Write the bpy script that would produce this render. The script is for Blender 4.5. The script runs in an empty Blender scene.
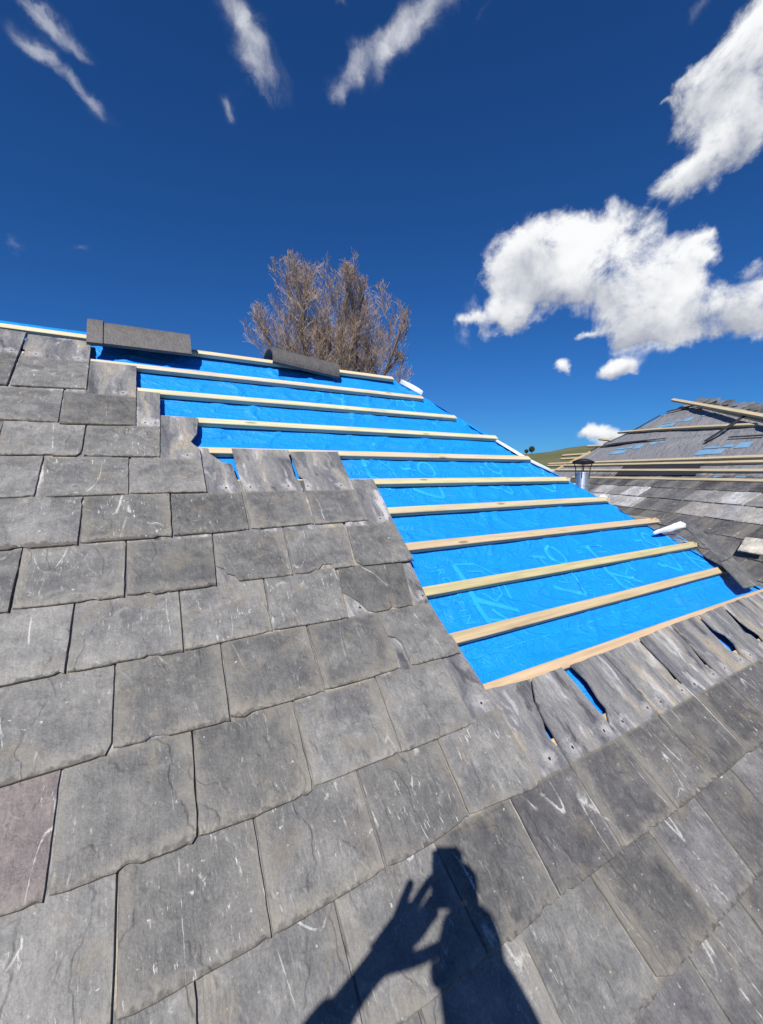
import bpy, bmesh, math, random
from mathutils import Vector, Matrix, noise as mnoise

random.seed(7)
SC = bpy.context.scene
COL = SC.collection
V3 = Vector

# ---------------------------------------------------------------- frames
PITCH = math.radians(38.266)
D = 1.15                                     # camera stands 1.15 m off the slope
O = V3((0, 0, 4.0))                          # point of the slope right below the camera
EX = V3((1, 0, 0))                           # along the battens
EV = V3((0, math.cos(PITCH), math.sin(PITCH)))   # up the slope
EN = V3((0, -math.sin(PITCH), math.cos(PITCH)))  # out of the slope
CAM = O + D * EN
ROOF = Matrix(((EX.x, EV.x, EN.x), (EX.y, EV.y, EN.y), (EX.z, EV.z, EN.z)))

def R(u, v, w=0.0):
    return O + u * EX + v * EV + w * EN

FD = V3((.457625, .889145, 0))               # along the eaves of the far roof
FP = V3((.889145, -.457625, 0))              # into its slope
FS = math.radians(33)
FEV = FP * math.cos(FS) + V3((0, 0, math.sin(FS)))
FEN = -FP * math.sin(FS) + V3((0, 0, math.cos(FS)))
FROOF = Matrix(((FD.x, FEV.x, FEN.x), (FD.y, FEV.y, FEN.y), (FD.z, FEV.z, FEN.z)))
FO = CAM + 4.1 * FP

def F(a, s, w=0.0):
    return FO + a * FD + s * FEV + w * FEN

# ---------------------------------------------------------------- objects
BASES = {}
def tag(o, label=None, cat=None, group=None, kind=None):
    for k, v in (('label', label), ('category', cat), ('group', group), ('kind', kind)):
        if v: o[k] = v
    return o

def thing(name, loc, label, cat, group=None):
    o = bpy.data.objects.new(name, None)
    o.empty_display_size = .1
    COL.objects.link(o); o.location = loc
    BASES[o] = V3(loc)
    return tag(o, label, cat, group)

def link(name, me, mat=None, parent=None, M=None, smooth=False):
    o = bpy.data.objects.new(name, me)
    COL.objects.link(o)
    if mat and not me.materials: me.materials.append(mat)
    M = M or Matrix()
    if parent is not None:
        o.parent = parent
        M = Matrix.Translation(-BASES[parent]) @ M
        BASES[o] = BASES[parent] + M.translation
    o.matrix_basis = M
    if smooth:
        for p in me.polygons: p.use_smooth = True
    return o

def sub(name, me, mat, parent, smooth=False):
    """child of a part that already sits at a plain translation; mesh given in world coordinates"""
    o = bpy.data.objects.new(name, me); COL.objects.link(o)
    if mat and not me.materials: me.materials.append(mat)
    o.parent = parent
    o.matrix_basis = WORLD[parent].inverted()
    if smooth:
        for p in me.polygons: p.use_smooth = True
    return o
WORLD = {}

def mesh(verts, faces, name='mesh'):
    me = bpy.data.meshes.new(name)
    me.from_pydata([tuple(v) for v in verts], [], faces)
    me.update()
    return me

class MB:
    def __init__(self): self.v = []; self.f = []
    def add(self, vs, fs):
        k = len(self.v); self.v += [V3(x) for x in vs]; self.f += [[i + k for i in q] for q in fs]
    def box(self, lo, hi, M=None):
        x0, y0, z0 = lo; x1, y1, z1 = hi
        vs = [V3((x, y, z)) for z in (z0, z1) for x, y in ((x0, y0), (x1, y0), (x1, y1), (x0, y1))]
        if M is not None: vs = [M @ x for x in vs]
        self.add(vs, [(3, 2, 1, 0), (4, 5, 6, 7), (0, 1, 5, 4), (1, 2, 6, 5), (2, 3, 7, 6), (3, 0, 4, 7)])
    def tube(self, pts, rad, n=8, cap=True):
        pts = [V3(p) for p in pts]; rings = []
        prev = None
        for i, p in enumerate(pts):
            t = (pts[min(i + 1, len(pts) - 1)] - pts[max(i - 1, 0)]).normalized()
            a = prev if prev is not None else (V3((0, 0, 1)) if abs(t.z) < .9 else V3((1, 0, 0)))
            a = (a - t * a.dot(t)).normalized(); b = t.cross(a); prev = a
            r = rad[i] if isinstance(rad, (list, tuple)) else rad
            rings.append([p + r * (math.cos(k * 2 * math.pi / n) * a + math.sin(k * 2 * math.pi / n) * b) for k in range(n)])
        vs = [x for q in rings for x in q]; fs = []
        for i in range(len(rings) - 1):
            for k in range(n):
                fs.append((i * n + k, i * n + (k + 1) % n, (i + 1) * n + (k + 1) % n, (i + 1) * n + k))
        if cap:
            fs.append(tuple(range(n - 1, -1, -1))); fs.append(tuple((len(rings) - 1) * n + k for k in range(n)))
        self.add(vs, fs)
    def me(self, name='mesh'): return mesh(self.v, self.f, name)

# ---------------------------------------------------------------- node helper
class NT:
    def __init__(self, name, world=None):
        if world: self.t = world.node_tree
        else:
            self.m = bpy.data.materials.new(name); self.m.use_nodes = True; self.t = self.m.node_tree
        self.t.nodes.clear()
    def put(self, sock, v):
        if v is None: return
        if isinstance(v, bpy.types.NodeSocket): self.t.links.new(v, sock)
        elif isinstance(v, (tuple, list)) and len(v) == 3 and sock.type == 'RGBA': sock.default_value = (*v, 1)
        else: sock.default_value = v
    def n(self, typ, **kw):
        nd = self.t.nodes.new(typ)
        for k, v in kw.items(): setattr(nd, k, v)
        return nd
    def math(self, op, a, b=None, c=None, clamp=False):
        nd = self.n('ShaderNodeMath', operation=op, use_clamp=clamp)
        for i, x in enumerate((a, b, c)):
            if x is not None: self.put(nd.inputs[i], x)
        return nd.outputs[0]
    def vec(self, op, a, b=None):
        nd = self.n('ShaderNodeVectorMath', operation=op)
        self.put(nd.inputs[0], a)
        if b is not None: self.put(nd.inputs['Scale'] if op == 'SCALE' else nd.inputs[1], b)
        return nd.outputs['Value'] if op in ('DOT_PRODUCT', 'LENGTH', 'DISTANCE') else nd.outputs[0]
    def noise(self, vec, scale, detail=4, rough=.55, dist=0, color=False):
        nd = self.n('ShaderNodeTexNoise')
        self.put(nd.inputs['Vector'], vec); self.put(nd.inputs['Scale'], scale)
        nd.inputs['Detail'].default_value = detail; nd.inputs['Roughness'].default_value = rough
        nd.inputs['Distortion'].default_value = dist
        return nd.outputs['Color' if color else 'Fac']
    def map(self, vec, scale=(1, 1, 1), loc=(0, 0, 0), rot=(0, 0, 0)):
        nd = self.n('ShaderNodeMapping'); self.put(nd.inputs['Vector'], vec)
        nd.inputs['Scale'].default_value = scale; nd.inputs['Location'].default_value = loc; nd.inputs['Rotation'].default_value = rot
        return nd.outputs[0]
    def ramp(self, x, lo, hi, a=0.0, b=1.0, smooth=True):
        nd = self.n('ShaderNodeMapRange', interpolation_type='SMOOTHSTEP' if smooth else 'LINEAR')
        for k, v in (('Value', x), ('From Min', lo), ('From Max', hi), ('To Min', a), ('To Max', b)): self.put(nd.inputs[k], v)
        return nd.outputs['Result']
    def mix(self, f, a, b, mode='MIX'):
        nd = self.n('ShaderNodeMix', data_type='RGBA', blend_type=mode)
        self.put(nd.inputs['Factor'], f); self.put(nd.inputs['A'], None); self.put(nd.inputs[6], a); self.put(nd.inputs[7], b)
        return nd.outputs[2]
    def coord(self, which='Object'): return self.n('ShaderNodeTexCoord').outputs[which]
    def bump(self, h, strength=.5, dist=.01, normal=None):
        nd = self.n('ShaderNodeBump'); self.put(nd.inputs['Height'], h)
        nd.inputs['Strength'].default_value = strength; nd.inputs['Distance'].default_value = dist
        if normal is not None: self.put(nd.inputs['Normal'], normal)
        return nd.outputs[0]
    def out(self, color, rough=.7, normal=None, metal=0.0, spec=.5, extra=None):
        b = self.n('ShaderNodeBsdfPrincipled')
        self.put(b.inputs['Base Color'], color); self.put(b.inputs['Roughness'], rough); self.put(b.inputs['Metallic'], metal)
        self.put(b.inputs['Specular IOR Level'], spec)
        if normal is not None: self.put(b.inputs['Normal'], normal)
        for k, v in (extra or {}).items(): self.put(b.inputs[k], v)
        o = self.n('ShaderNodeOutputMaterial'); self.t.links.new(b.outputs[0], o.inputs[0])
        return self.m

def slate_material(name, island=False, dirt=1.0):
    t = NT(name)
    if island:
        rnd = t.n('ShaderNodeNewGeometry').outputs['Random Per Island']
        p0 = t.coord('Object')
        tint = (1, 1, 1)
    else:
        oi = t.n('ShaderNodeObjectInfo'); rnd = oi.outputs['Random']; tint = oi.outputs['Color']
        p0 = t.coord('Object')
    off = t.vec('SCALE', (37.0, 71.0, 13.0), rnd)
    p = t.vec('ADD', p0, off)
    sep = t.n('ShaderNodeSeparateXYZ'); t.put(sep.inputs[0], p0)
    y = sep.outputs['Y']
    big = t.noise(p, 7, 5, .6)
    mid = t.noise(p, 26, 6, .65, .6)
    fine = t.noise(p, 190, 4, .7)
    grain = t.noise(t.map(p, (150, 22, 60)), 1, 4, .6)
    c = t.mix(t.ramp(big, .3, .72), (.088, .088, .090), (.170, .167, .160))
    c = t.mix(t.ramp(mid, .45, .80, 0, .5), c, (.275, .266, .25))
    c = t.mix(t.ramp(mid, .46, .24, 0, .65), c, (.068, .068, .075))
    r2 = t.math('FRACT', t.math('MULTIPLY', rnd, 7.31)); r3 = t.math('FRACT', t.math('MULTIPLY', rnd, 13.7))
    # per slate tone
    v = t.math('MULTIPLY_ADD', rnd, .56, .70)
    c = t.mix(1.0, c, t.n_rgb(v), 'MULTIPLY')
    c = t.mix(1.0, c, tint, 'MULTIPLY')
    g = t.math('MULTIPLY_ADD', t.math('MULTIPLY_ADD', fine, 1.25, t.math('MULTIPLY', grain, .62)), .95, .11)
    c = t.mix(1.0, c, t.n_rgb(g), 'MULTIPLY')
    # brown weathering patches
    br = t.noise(t.vec('ADD', p, (5, 3, 1)), 11, 5, .65)
    c = t.mix(t.ramp(br, .52, .74, 0, .6), c, (.185, .16, .12))
    if not island:
        # pale scuffs running down the slope, and long thin scratches
        sc = t.noise(t.map(t.vec('ADD', p, (9, 2, 4)), (120, 26, 30), rot=(0, 0, .16)), 1, 5, .7, .3)
        msk = t.noise(t.vec('ADD', p, (1, 8, 2)), 13, 3, .6)
        scf = t.math('MULTIPLY', t.ramp(sc, .60, .645), t.ramp(msk, .42, .60))
        c = t.mix(t.math('MULTIPLY', scf, t.math('MULTIPLY_ADD', t.math('MULTIPLY', r2, r2), .85, .06)), c, (.56, .56, .54))
        vn = t.noise(t.map(t.vec('ADD', p, (3, 5, 7)), (5.5, 1.5, 4), rot=(0, 0, .75)), 1, 2, .3, .15)
        vl = t.ramp(t.math('ABSOLUTE', t.math('SUBTRACT', t.math('MULTIPLY_ADD', fine, .012, vn), .506)), .0042, .0008)
        vm = t.math('MULTIPLY', t.ramp(t.noise(t.vec('ADD', p, (2, 2, 9)), 10, 3), .46, .60), t.ramp(mid, .36, .56))
        c = t.mix(t.math('MULTIPLY', t.math('MULTIPLY', vl, vm), .7), c, (.50, .50, .48))
        sp = t.noise(t.vec('ADD', p, (4, 4, 4)), 75, 3, .5)
        c = t.mix(t.math('MULTIPLY', t.ramp(sp, .70, .76), .65), c, (.5, .5, .47))
        dk = t.noise(t.vec('ADD', p, (6, 1, 4)), 38, 3, .5)
        c = t.mix(t.math('MULTIPLY', t.ramp(dk, .68, .76), .5), c, (.05, .048, .045))
        # dirt and lichen gathered on the tail edge
        yn = t.math('MULTIPLY_ADD', t.math('SUBTRACT', t.noise(p, 17, 6, .7), .5), .17, y)
        c = t.mix(t.math('MULTIPLY', t.ramp(yn, .040, -.02), t.math('MULTIPLY_ADD', r3, .6, .2 * dirt)), c, (.235, .215, .18))
        xn = t.math('MULTIPLY_ADD', t.math('SUBTRACT', t.noise(p, 15, 6, .7), .5), .11, t.math('ABSOLUTE', sep.outputs['X']))
        c = t.mix(t.math('MULTIPLY', t.ramp(xn, .088, .125), t.math('MULTIPLY', r3, .5 * dirt)), c, (.225, .208, .175))
        yd = t.math('MULTIPLY_ADD', t.math('SUBTRACT', t.noise(p, 60, 4), .5), .05, y)
        c = t.mix(t.math('MULTIPLY', t.ramp(yd, .009, -.004), .75 * dirt), c, (.055, .05, .045))
        # the upper half, long covered by the course above: streaky pale and dark stains
        ga = t.n('ShaderNodeAttribute', attribute_type='OBJECT', attribute_name='gauge').outputs['Fac']
        yy = t.math('SUBTRACT', t.math('MULTIPLY_ADD', t.math('SUBTRACT', mid, .5), .012, y), ga)
        hd = t.ramp(yy, -.002, .006)
        warp = t.vec('ADD', t.map(p, (13, 2.6, 4)), t.vec('SCALE', t.noise(p, 6, 3, .5, 0, True), .9))
        st = t.noise(warp, 1, 5, .62, .5)
        hc = t.mix(t.ramp(st, .34, .56), (.10, .10, .112), (.19, .187, .185))
        hc = t.mix(t.ramp(st, .52, .66, 0, .85), hc, (.29, .25, .19))
        st2 = t.noise(t.vec('ADD', warp, (3, 8, 1)), 1.2, 4, .6, .35)
        hc = t.mix(t.ramp(st2, .54, .72, 0, .9), hc, (.42, .415, .415))
        hc = t.mix(t.ramp(st2, .44, .32, 0, .85), hc, (.05, .05, .058))
        hx = t.math('SUBTRACT', t.math('ABSOLUTE', sep.outputs['X']), .082); hy = t.math('SUBTRACT', yy, .036)
        hr = t.math('SQRT', t.math('MULTIPLY_ADD', hx, hx, t.math('MULTIPLY', hy, hy)))
        halo = t.math('MULTIPLY', t.ramp(t.math('MULTIPLY_ADD', t.math('SUBTRACT', mid, .5), .11, hr), .036, .004), .55)
        hc = t.mix(halo, hc, (.40, .39, .385))
        hc = t.mix(1.0, hc, t.n_rgb(g), 'MULTIPLY')
        hc = t.mix(t.ramp(t.math('MULTIPLY_ADD', t.math('SUBTRACT', fine, .5), .004, hr), .0052, .0036), hc, (.008, .008, .008))
        c = t.mix(hd, c, hc)
        line = t.math('MULTIPLY', t.ramp(t.math('ABSOLUTE', yy), .008, .001), .5)
        c = t.mix(line, c, (.16, .145, .12))
    h = t.math('ADD', t.math('MULTIPLY', mid, .7), t.math('ADD', t.math('MULTIPLY', fine, .16), t.math('MULTIPLY', grain, .16)))
    h = t.math('ADD', h, t.math('MULTIPLY', big, 1.2))
    lay = t.noise(t.map(p, (1, .6, 1)), 6.5, 4, .5, .2)
    ed = t.math('ADD', t.ramp(lay, .575, .60, 0, .40), t.ramp(lay, .41, .43, 0, .30))
    h = t.math('ADD', h, ed)
    return t.out(c, t.ramp(mid, .3, .7, .5, .7), t.bump(h, .9, .0046), spec=.42)

def n_rgb(self, v):
    nd = self.n('ShaderNodeCombineColor')
    for i in range(3): self.put(nd.inputs[i], v)
    return nd.outputs[0]
NT.n_rgb = n_rgb

def wood_material(name, a, b):
    t = NT(name)
    oi = t.n('ShaderNodeObjectInfo')
    p = t.vec('ADD', t.coord('Object'), t.vec('SCALE', (31.0, 17.0, 5.0), oi.outputs['Random']))
    gr = t.noise(t.map(p, (3, 70, 70)), 1, 4, .6, .6)
    bl = t.noise(t.map(p, (5, 18, 18)), 1, 3, .5)
    c = t.mix(t.ramp(gr, .3, .7), a, b)
    c = t.mix(t.ramp(bl, .55, .75, 0, .4), c, tuple(x * .66 for x in a))
    vo = t.n('ShaderNodeTexVoronoi'); t.put(vo.inputs['Vector'], t.map(p, (3.1, 12, 12))); vo.inputs['Scale'].default_value = 1
    c = t.mix(t.ramp(vo.outputs['Distance'], .13, .05, 0, .75), c, tuple(x * .38 for x in a))
    c = t.mix(1.0, c, oi.outputs['Color'], 'MULTIPLY')
    return t.out(c, .72, t.bump(gr, .35, .003), spec=.3)

def plain(name, col, rough=.6, metal=0.0, scale=20, var=.25, bump=.2, bdist=.004, spec=.5):
    t = NT(name); p = t.coord('Object')
    nz = t.noise(p, scale, 5, .6)
    c = t.mix(nz, tuple(x * (1 - var) for x in col), tuple(min(1, x * (1 + var)) for x in col))
    return t.out(c, rough, t.bump(t.noise(p, scale * 4, 4, .6), bump, bdist), metal, spec)

def membrane_material():
    t = NT('blue breather membrane'); p = t.coord('Object')
    a = t.noise(t.map(p, (2.5, 8, 8)), 1, 4, .6)
    b = t.noise(p, 240, 3, .6)
    d = t.noise(p, 9, 5, .7, .8)
    c = t.mix(a, (.002, .175, .58), (.004, .25, .80))  # wrinkle shading put into the colour as broad lighter and darker blue
    c = t.mix(t.ramp(b, .35, .7, 0, .25), c, (.012, .31, .82))
    c = t.mix(t.ramp(d, .55, .78, 0, .45), c, (.012, .15, .40))
    cr = t.noise(t.map(p, (3, 16, 16)), 1, 5, .6, .7)
    h = t.math('ADD', t.math('MULTIPLY', cr, 1.0), t.math('MULTIPLY', t.noise(p, 30, 4, .6, 1.0), .35))
    r1 = t.math('ABSOLUTE', t.math('SUBTRACT', t.noise(t.map(p, (5, 9, 9)), 1, 3, .5, .5), .5))
    h = t.math('ADD', h, t.ramp(r1, .06, .0, 0, .22, False))
    r2 = t.math('ABSOLUTE', t.math('SUBTRACT', t.noise(t.map(p, (14, 14, 14), (3, 1, 2)), 1, 3, .5, .8), .5))
    h = t.math('ADD', h, t.ramp(r2, .05, .0, 0, .07, False))
    du = t.noise(t.vec('ADD', p, (7, 7, 7)), 5, 6, .7)
    c = t.mix(t.ramp(du, .55, .8, 0, .30), c, (.10, .19, .33))
    return t.out(c, .5, t.bump(h, .75, .018), spec=.4)

def felt_material():
    t = NT('grey roofing felt'); p = t.coord('Object')
    a = t.noise(t.map(p, (1.6, 1.2, 1)), 1.5, 5, .6)
    st = t.noise(t.map(p, (3.2, .35, 1)), 1, 3, .5)
    c = t.mix(a, (.165, .17, .188), (.23, .23, .245))
    c = t.mix(t.ramp(st, .5, .62, 0, .3), c, (.27, .27, .285))
    c = t.mix(t.ramp(t.noise(p, 5, 6, .7), .5, .75, 0, .5), c, (.13, .13, .14))
    return t.out(c, .75, t.bump(t.noise(t.map(p, (2, 6, 4)), 1, 6, .65, .8), .9, .05), spec=.25)

def twig_material(name, a, b):
    t = NT(name); p = t.coord('Object')
    c = t.mix(t.noise(p, .9, 3), a, b)
    return t.out(c, .8, spec=.2)

def ground_material():
    t = NT('rough grazed grass'); p = t.coord('Object')
    a = t.noise(p, .02, 5, .6); b = t.noise(p, .35, 5, .7); f = t.noise(p, 9, 4, .7)
    c = t.mix(t.ramp(a, .38, .6), (.085, .10, .04), (.165, .135, .075))
    c = t.mix(t.ramp(b, .45, .7, 0, .6), c, (.055, .075, .025))
    c = t.mix(t.ramp(f, .3, .75, 0, .5), c, (.14, .13, .06))
    return t.out(c, .9, t.bump(f, .5, .05), spec=.2)

def render_wall_material():
    t = NT('stone rubble wall'); p = t.coord('Object')
    vo = t.n('ShaderNodeTexVoronoi', feature='DISTANCE_TO_EDGE'); t.put(vo.inputs['Vector'], t.map(p, (2.6, 2.6, 5))); vo.inputs['Scale'].default_value = 1
    vc = t.n('ShaderNodeTexVoronoi'); t.put(vc.inputs['Vector'], t.map(p, (2.6, 2.6, 5))); vc.inputs['Scale'].default_value = 1
    c = t.mix(t.noise(vc.outputs['Position'], 3, 2), (.16, .15, .14), (.30, .28, .25))
    c = t.mix(t.ramp(vo.outputs['Distance'], .06, .02), c, (.33, .31, .28))
    return t.out(c, .85, t.bump(t.ramp(vo.outputs['Distance'], 0, .12), .8, .03), spec=.25)

M_SLATE = slate_material('weathered slate')
M_SLATES = slate_material('weathered slates', island=True)
M_WOOD = wood_material('sawn batten', (.41, .33, .205), (.53, .45, .305))
M_MEMB = membrane_material()
M_PRINT = plain('pale blue print', (.012, .30, .82), .55, scale=40, var=.2)
M_DASH = plain('pale blue stitch line', (.008, .275, .78), .55, scale=40, var=.2)
M_WHITE = plain('white membrane underside', (.50, .53, .58), .6, scale=12, var=.08)
M_CREAM = plain('pale cream timber', (.62, .57, .44), .7, scale=30, var=.12)
M_FELT = felt_material()
M_BLACKFELT = plain('black felt strip', (.016, .017, .021), .7, scale=10, var=.3)
M_FPRINT = plain('faded blue print', (.15, .30, .46), .7, scale=6, var=.3)
M_TILE = plain('dark grey clay', (.088, .084, .082), .6, scale=22, var=.55, bump=.8, bdist=.006)
M_MORTAR = plain('buff mortar', (.42, .30, .20), .9, scale=60, var=.35, bump=.8, bdist=.01)
M_STEEL = plain('brushed steel', (.60, .61, .63), .36, .9, scale=8, var=.1, bump=.05)
M_BLACK = plain('black painted metal', (.012, .012, .013), .5, .3)
M_NAIL = plain('galvanised nail', (.25, .25, .26), .5, .7)
M_BARK = twig_material('grey brown bark', (.10, .078, .06), (.17, .13, .10))
M_TWIG = twig_material('russet twigs', (.25, .185, .15), (.38, .30, .25))
M_GRASS = ground_material()
M_WALL = render_wall_material()
M_BUSH = plain('dark far leaves', (.03, .035, .02), .9, scale=3)
M_SKIN = plain('skin', (.52, .30, .21), .5, scale=40, var=.12)
M_COAT = plain('navy work jacket', (.03, .04, .075), .8, scale=60, var=.3)
M_TROUS = plain('charcoal work trousers', (.05, .05, .055), .85, scale=60, var=.3)
M_BOOT = plain('brown leather', (.10, .055, .03), .6, scale=30)
M_HAIR = plain('dark brown hair', (.035, .022, .014), .6, scale=90, var=.5)
M_PHONE = plain('black glass', (.01, .01, .012), .12, scale=5)
M_EYE = plain('eye white', (.75, .73, .70), .3)
M_IRIS = plain('dark iris', (.03, .02, .015), .2)
SUN_E = 5.0
SKY_S = .046
SKY_MUL = (.28, .78, 1.38)
CLOUD_E = 15.5
EXPO = .47

# ---------------------------------------------------------------- near house
HOUSE = thing('house', R(0, 0, 0) * 1.0 - V3((0, 0, 4)),
              'near slated house with half its slope stripped to bright blue membrane and pale battens', 'house')

HIP = [(2.70, 1.715), (2.495, 1.86), (2.318, 1.968), (2.067, 2.097), (1.831, 2.219), (1.631, 2.335), (1.45, 2.52), (1.2, 2.72),
       (.98, 2.85), (.777, 3.01), (.533, 3.16), (.33, 3.27), (.1, 3.47), (-.4, 3.9), (-1.2, 4.55), (-2.7, 5.7)]
def hip(v):
    if v >= HIP[0][0]: return HIP[0][1]
    for (a, x), (b, y) in zip(HIP, HIP[1:]):
        if v >= b: return y + (x - y) * (v - b) / (a - b)
    return HIP[-1][1]

BAT = [2.66, 2.405, 2.15, 1.905, 1.66, 1.424, 1.208, .978, .742, .530, .329, .105, -.10, -.31, -.52, -.73]   # top edge of each batten
def memb_w(u, v):
    """height of the slack membrane below the slates: tight under each batten, sagging and creased between"""
    base = -.0385
    for a, b in zip(BAT, BAT[1:]):
        if a >= v >= b:
            x = (v - b) / (a - b)
            s = math.sin(math.pi * x) ** .8
            n = mnoise.noise(V3((u * 1.7, v * 6, 3.1)))
            n2 = mnoise.noise(V3((u * 4.0, v * 22, 9.7)))
            n3 = mnoise.noise(V3((u * 9.0 + v * 5, v * 30, 1.7)))
            fold = 0
            if 1.66 < v < 1.905 and 1.0 < u < 2.5:
                fold = .016 * math.exp(-((v - 1.765 + .03 * (u - 1.9)) / .011) ** 2) * (1 - ((u - 1.75) / .75) ** 2)
            if .95 < v < 1.208:
                fold += .007 * max(0, mnoise.noise(V3((u * 1.5, 4, 2)))) * math.exp(-((v - 1.165) / .012) ** 2)
            n4 = mnoise.noise(V3((u * 3.2 - v * 2.5, v * 3.0 + u * 1.2, 5.5))); cre = .010 * max(0, 1 - abs(n4) * 12)
            return base - .011 * s * (1 + .7 * n) + .008 * n2 * s + .005 * n3 * s + cre * s + max(0, fold)
    return base

# rear slope, hip end and ridge come first: plain sheets the photo shows only the rims of
def strip_grid(fn, nu, nv):
    vs = [fn(i / nu, j / nv) for j in range(nv + 1) for i in range(nu + 1)]
    fs = [(j * (nu + 1) + i, j * (nu + 1) + i + 1, (j + 1) * (nu + 1) + i + 1, (j + 1) * (nu + 1) + i) for j in range(nv) for i in range(nu)]
    return vs, fs

UL = -3.4
mb = MB()
def main_sheet(x, y):
    v = -.55 + y * (2.70 + .55); u = -.95 + x * (hip(v) + .95)
    return R(u, v, memb_w(u, v))
mb.add(*strip_grid(main_sheet, 210, 240))
def ridge_lap(x, y):                       # laps over the ridge board
    u = -.95 + x * (1.715 + .95)
    return R(u, 2.70, -.0385 + .0) + V3((0, .10 * y, .050 * (1 if u < .0 else .45) * math.sin(y * 2.2) + .004 * mnoise.noise(V3((u * 6, y * 3, 0)))))
mb.add(*strip_grid(ridge_lap, 80, 6))
memb = link('roof_membrane', mb.me(), M_MEMB, HOUSE, Matrix.Translation(R(1.4, 1.2)), True)
memb.data.transform(Matrix.Translation(-R(1.4, 1.2)))
WORLD[memb] = Matrix.Translation(R(1.4, 1.2))

# hip end falling away behind the hip, rear slope, deck under the slates
RY = R(0, 2.7).y
RZ = R(0, 2.7, -.05).z
mb = MB()
rim = [R(hip(v), v, -.043) for v in [2.7, 2.3, 1.83, 1.45, .98, .53, .1, -.4, -1.2, -2.7]]
peak = V3((rim[0].x, RY + .1, RZ))
low = [V3((p.x + (p.z - rim[-1].z) * .0 + 0, p.y, p.z)) for p in rim]
foot = [V3((rim[-1].x, 2 * RY - rim[-1].y, rim[-1].z))]
mb.add(rim + [V3((rim[-1].x, 2 * RY - rim[-1].y, rim[-1].z)), V3((rim[0].x, RY + .1, rim[0].z))], [tuple(range(len(rim) + 2))])
zE = R(0, -2.7).z - .05
hipend = link('hip_end_membrane', mb.me(), M_MEMB, HOUSE)
mb = MB()
mb.add([V3((UL, RY + .05, RZ)), V3((rim[0].x, RY + .1, RZ)), V3((rim[-1].x, 2 * RY - rim[-1].y, zE)), V3((UL, 2 * RY - rim[-1].y, zE))], [(3, 2, 1, 0)])
mb.add([R(UL, -2.7, -.06), R(hip(-2.7) - .02, -2.7, -.06), R(hip(-.5) - .02, -.5, -.06), R(-.9, -.5, -.06), R(-.9, 2.7, -.06), R(UL, 2.7, -.06)], [(0, 1, 2, 3, 4, 5)])
link('roof_boarding', mb.me(), M_BLACKFELT, HOUSE)
# walls under the eaves
mb = MB()
y0, y1 = -1.75, 5.9
mb.box((UL + .15, y0, 0), (4.9, y1, 2.33))
mb.add([V3((UL + .15, y0, 2.33)), V3((UL + .15, y1, 2.33)), V3((UL + .15, RY, 5.3))], [(0, 2, 1)])
link('stone_wall', mb.me(), M_WALL, HOUSE)
mb = MB()
mb.box((UL - .05, -2.13, zE - .15), (5.6, -2.10, zE + .02))
mb.tube([V3((UL - .05, -2.2, zE - .05)), V3((5.5, -2.2, zE - .06))], .055, 10)
link('gutter', mb.me(), M_BLACK, HOUSE)

# battens: each one a bar 25 mm thick
def batten(pa, pb, parent, name='batten', th=.025, wd=.043, top=-.0125, tint=(1, 1, 1), mat=None, FR=None, frame=None, bend=0.0, label=None, twist=0):
    fr, rot = (R, ROOF) if FR is None else (FR, frame)
    a, b = fr(*pa), fr(*pb)
    L = (b - a).length
    n = max(4, int(L / .12)); vs = []
    rr = random.Random(int(pa[1] * 1000) + 7 + int(pa[0] * 100))
    def prof(hw, c): return [(-hw + c, -th), (hw - c, -th), (hw, -th + c), (hw, -c), (hw - c, 0), (-hw + c, 0), (-hw, -c), (-hw, -th + c)]
    K = 8
    for i in range(n + 1):
        x = L * i / n
        dy = .0022 * mnoise.noise(V3((x * 1.2, pa[1] * 9, 2))) + bend * math.sin(math.pi * i / n)
        dz = .0012 * mnoise.noise(V3((x * 1.5, pa[1] * 9, 7)))
        if i == n: x += 0
        for y, z in prof(wd / 2, .0025): vs.append(V3((x, y + dy, z + dz)))
    fs = [(i * K + k, (i + 1) * K + k, (i + 1) * K + (k + 1) % K, i * K + (k + 1) % K) for i in range(n) for k in range(K)]
    fs.append(tuple(range(K))); fs.append(tuple(n * K + k for k in range(K - 1, -1, -1)))
    xd = (b - a).normalized(); nz = rot.col[2]; yd = nz.cross(xd).normalized(); nz = xd.cross(yd)
    M = Matrix(((xd.x, yd.x, nz.x, a.x), (xd.y, yd.y, nz.y, a.y), (xd.z, yd.z, nz.z, a.z), (0, 0, 0, 1)))
    if twist: M = M @ Matrix.Rotation(twist, 4, 'X')
    o = link(name, mesh(vs, fs), mat or M_WOOD, parent, M)
    o.color = (*tint, 1)
    if label: o['label'] = label
    return o

PALE = (1.12, 1.2, 1.28)
ends = {0: 1.689, 1: 1.835, 2: 1.99, 3: 2.215, 4: 2.34, 5: 2.515, 6: 2.708, 7: 3.0, 8: 3.115, 9: 3.13, 10: 3.36, 11: 3.4, 12: 3.55}
for i, v in enumerate(BAT[:13]):
    c = v - .0235
    k = max(0, min(1, (i - 3) / 4))
    tint = [p * (1 - k) + q * k for p, q in zip(PALE, (.93, .88, .80))]
    if i == 0:
        batten((-.95, c + .012, -.004), (ends[0], c - .004, -.004), HOUSE, 'ridge_batten', tint=(1.15, 1.18, 1.2))
    else:
        batten((-.9, c, -.0125), (ends[i], c - (0 if i != 10 else .002), -.0125), HOUSE, tint=[x * random.uniform(.93, 1.05) for x in tint])
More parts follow.
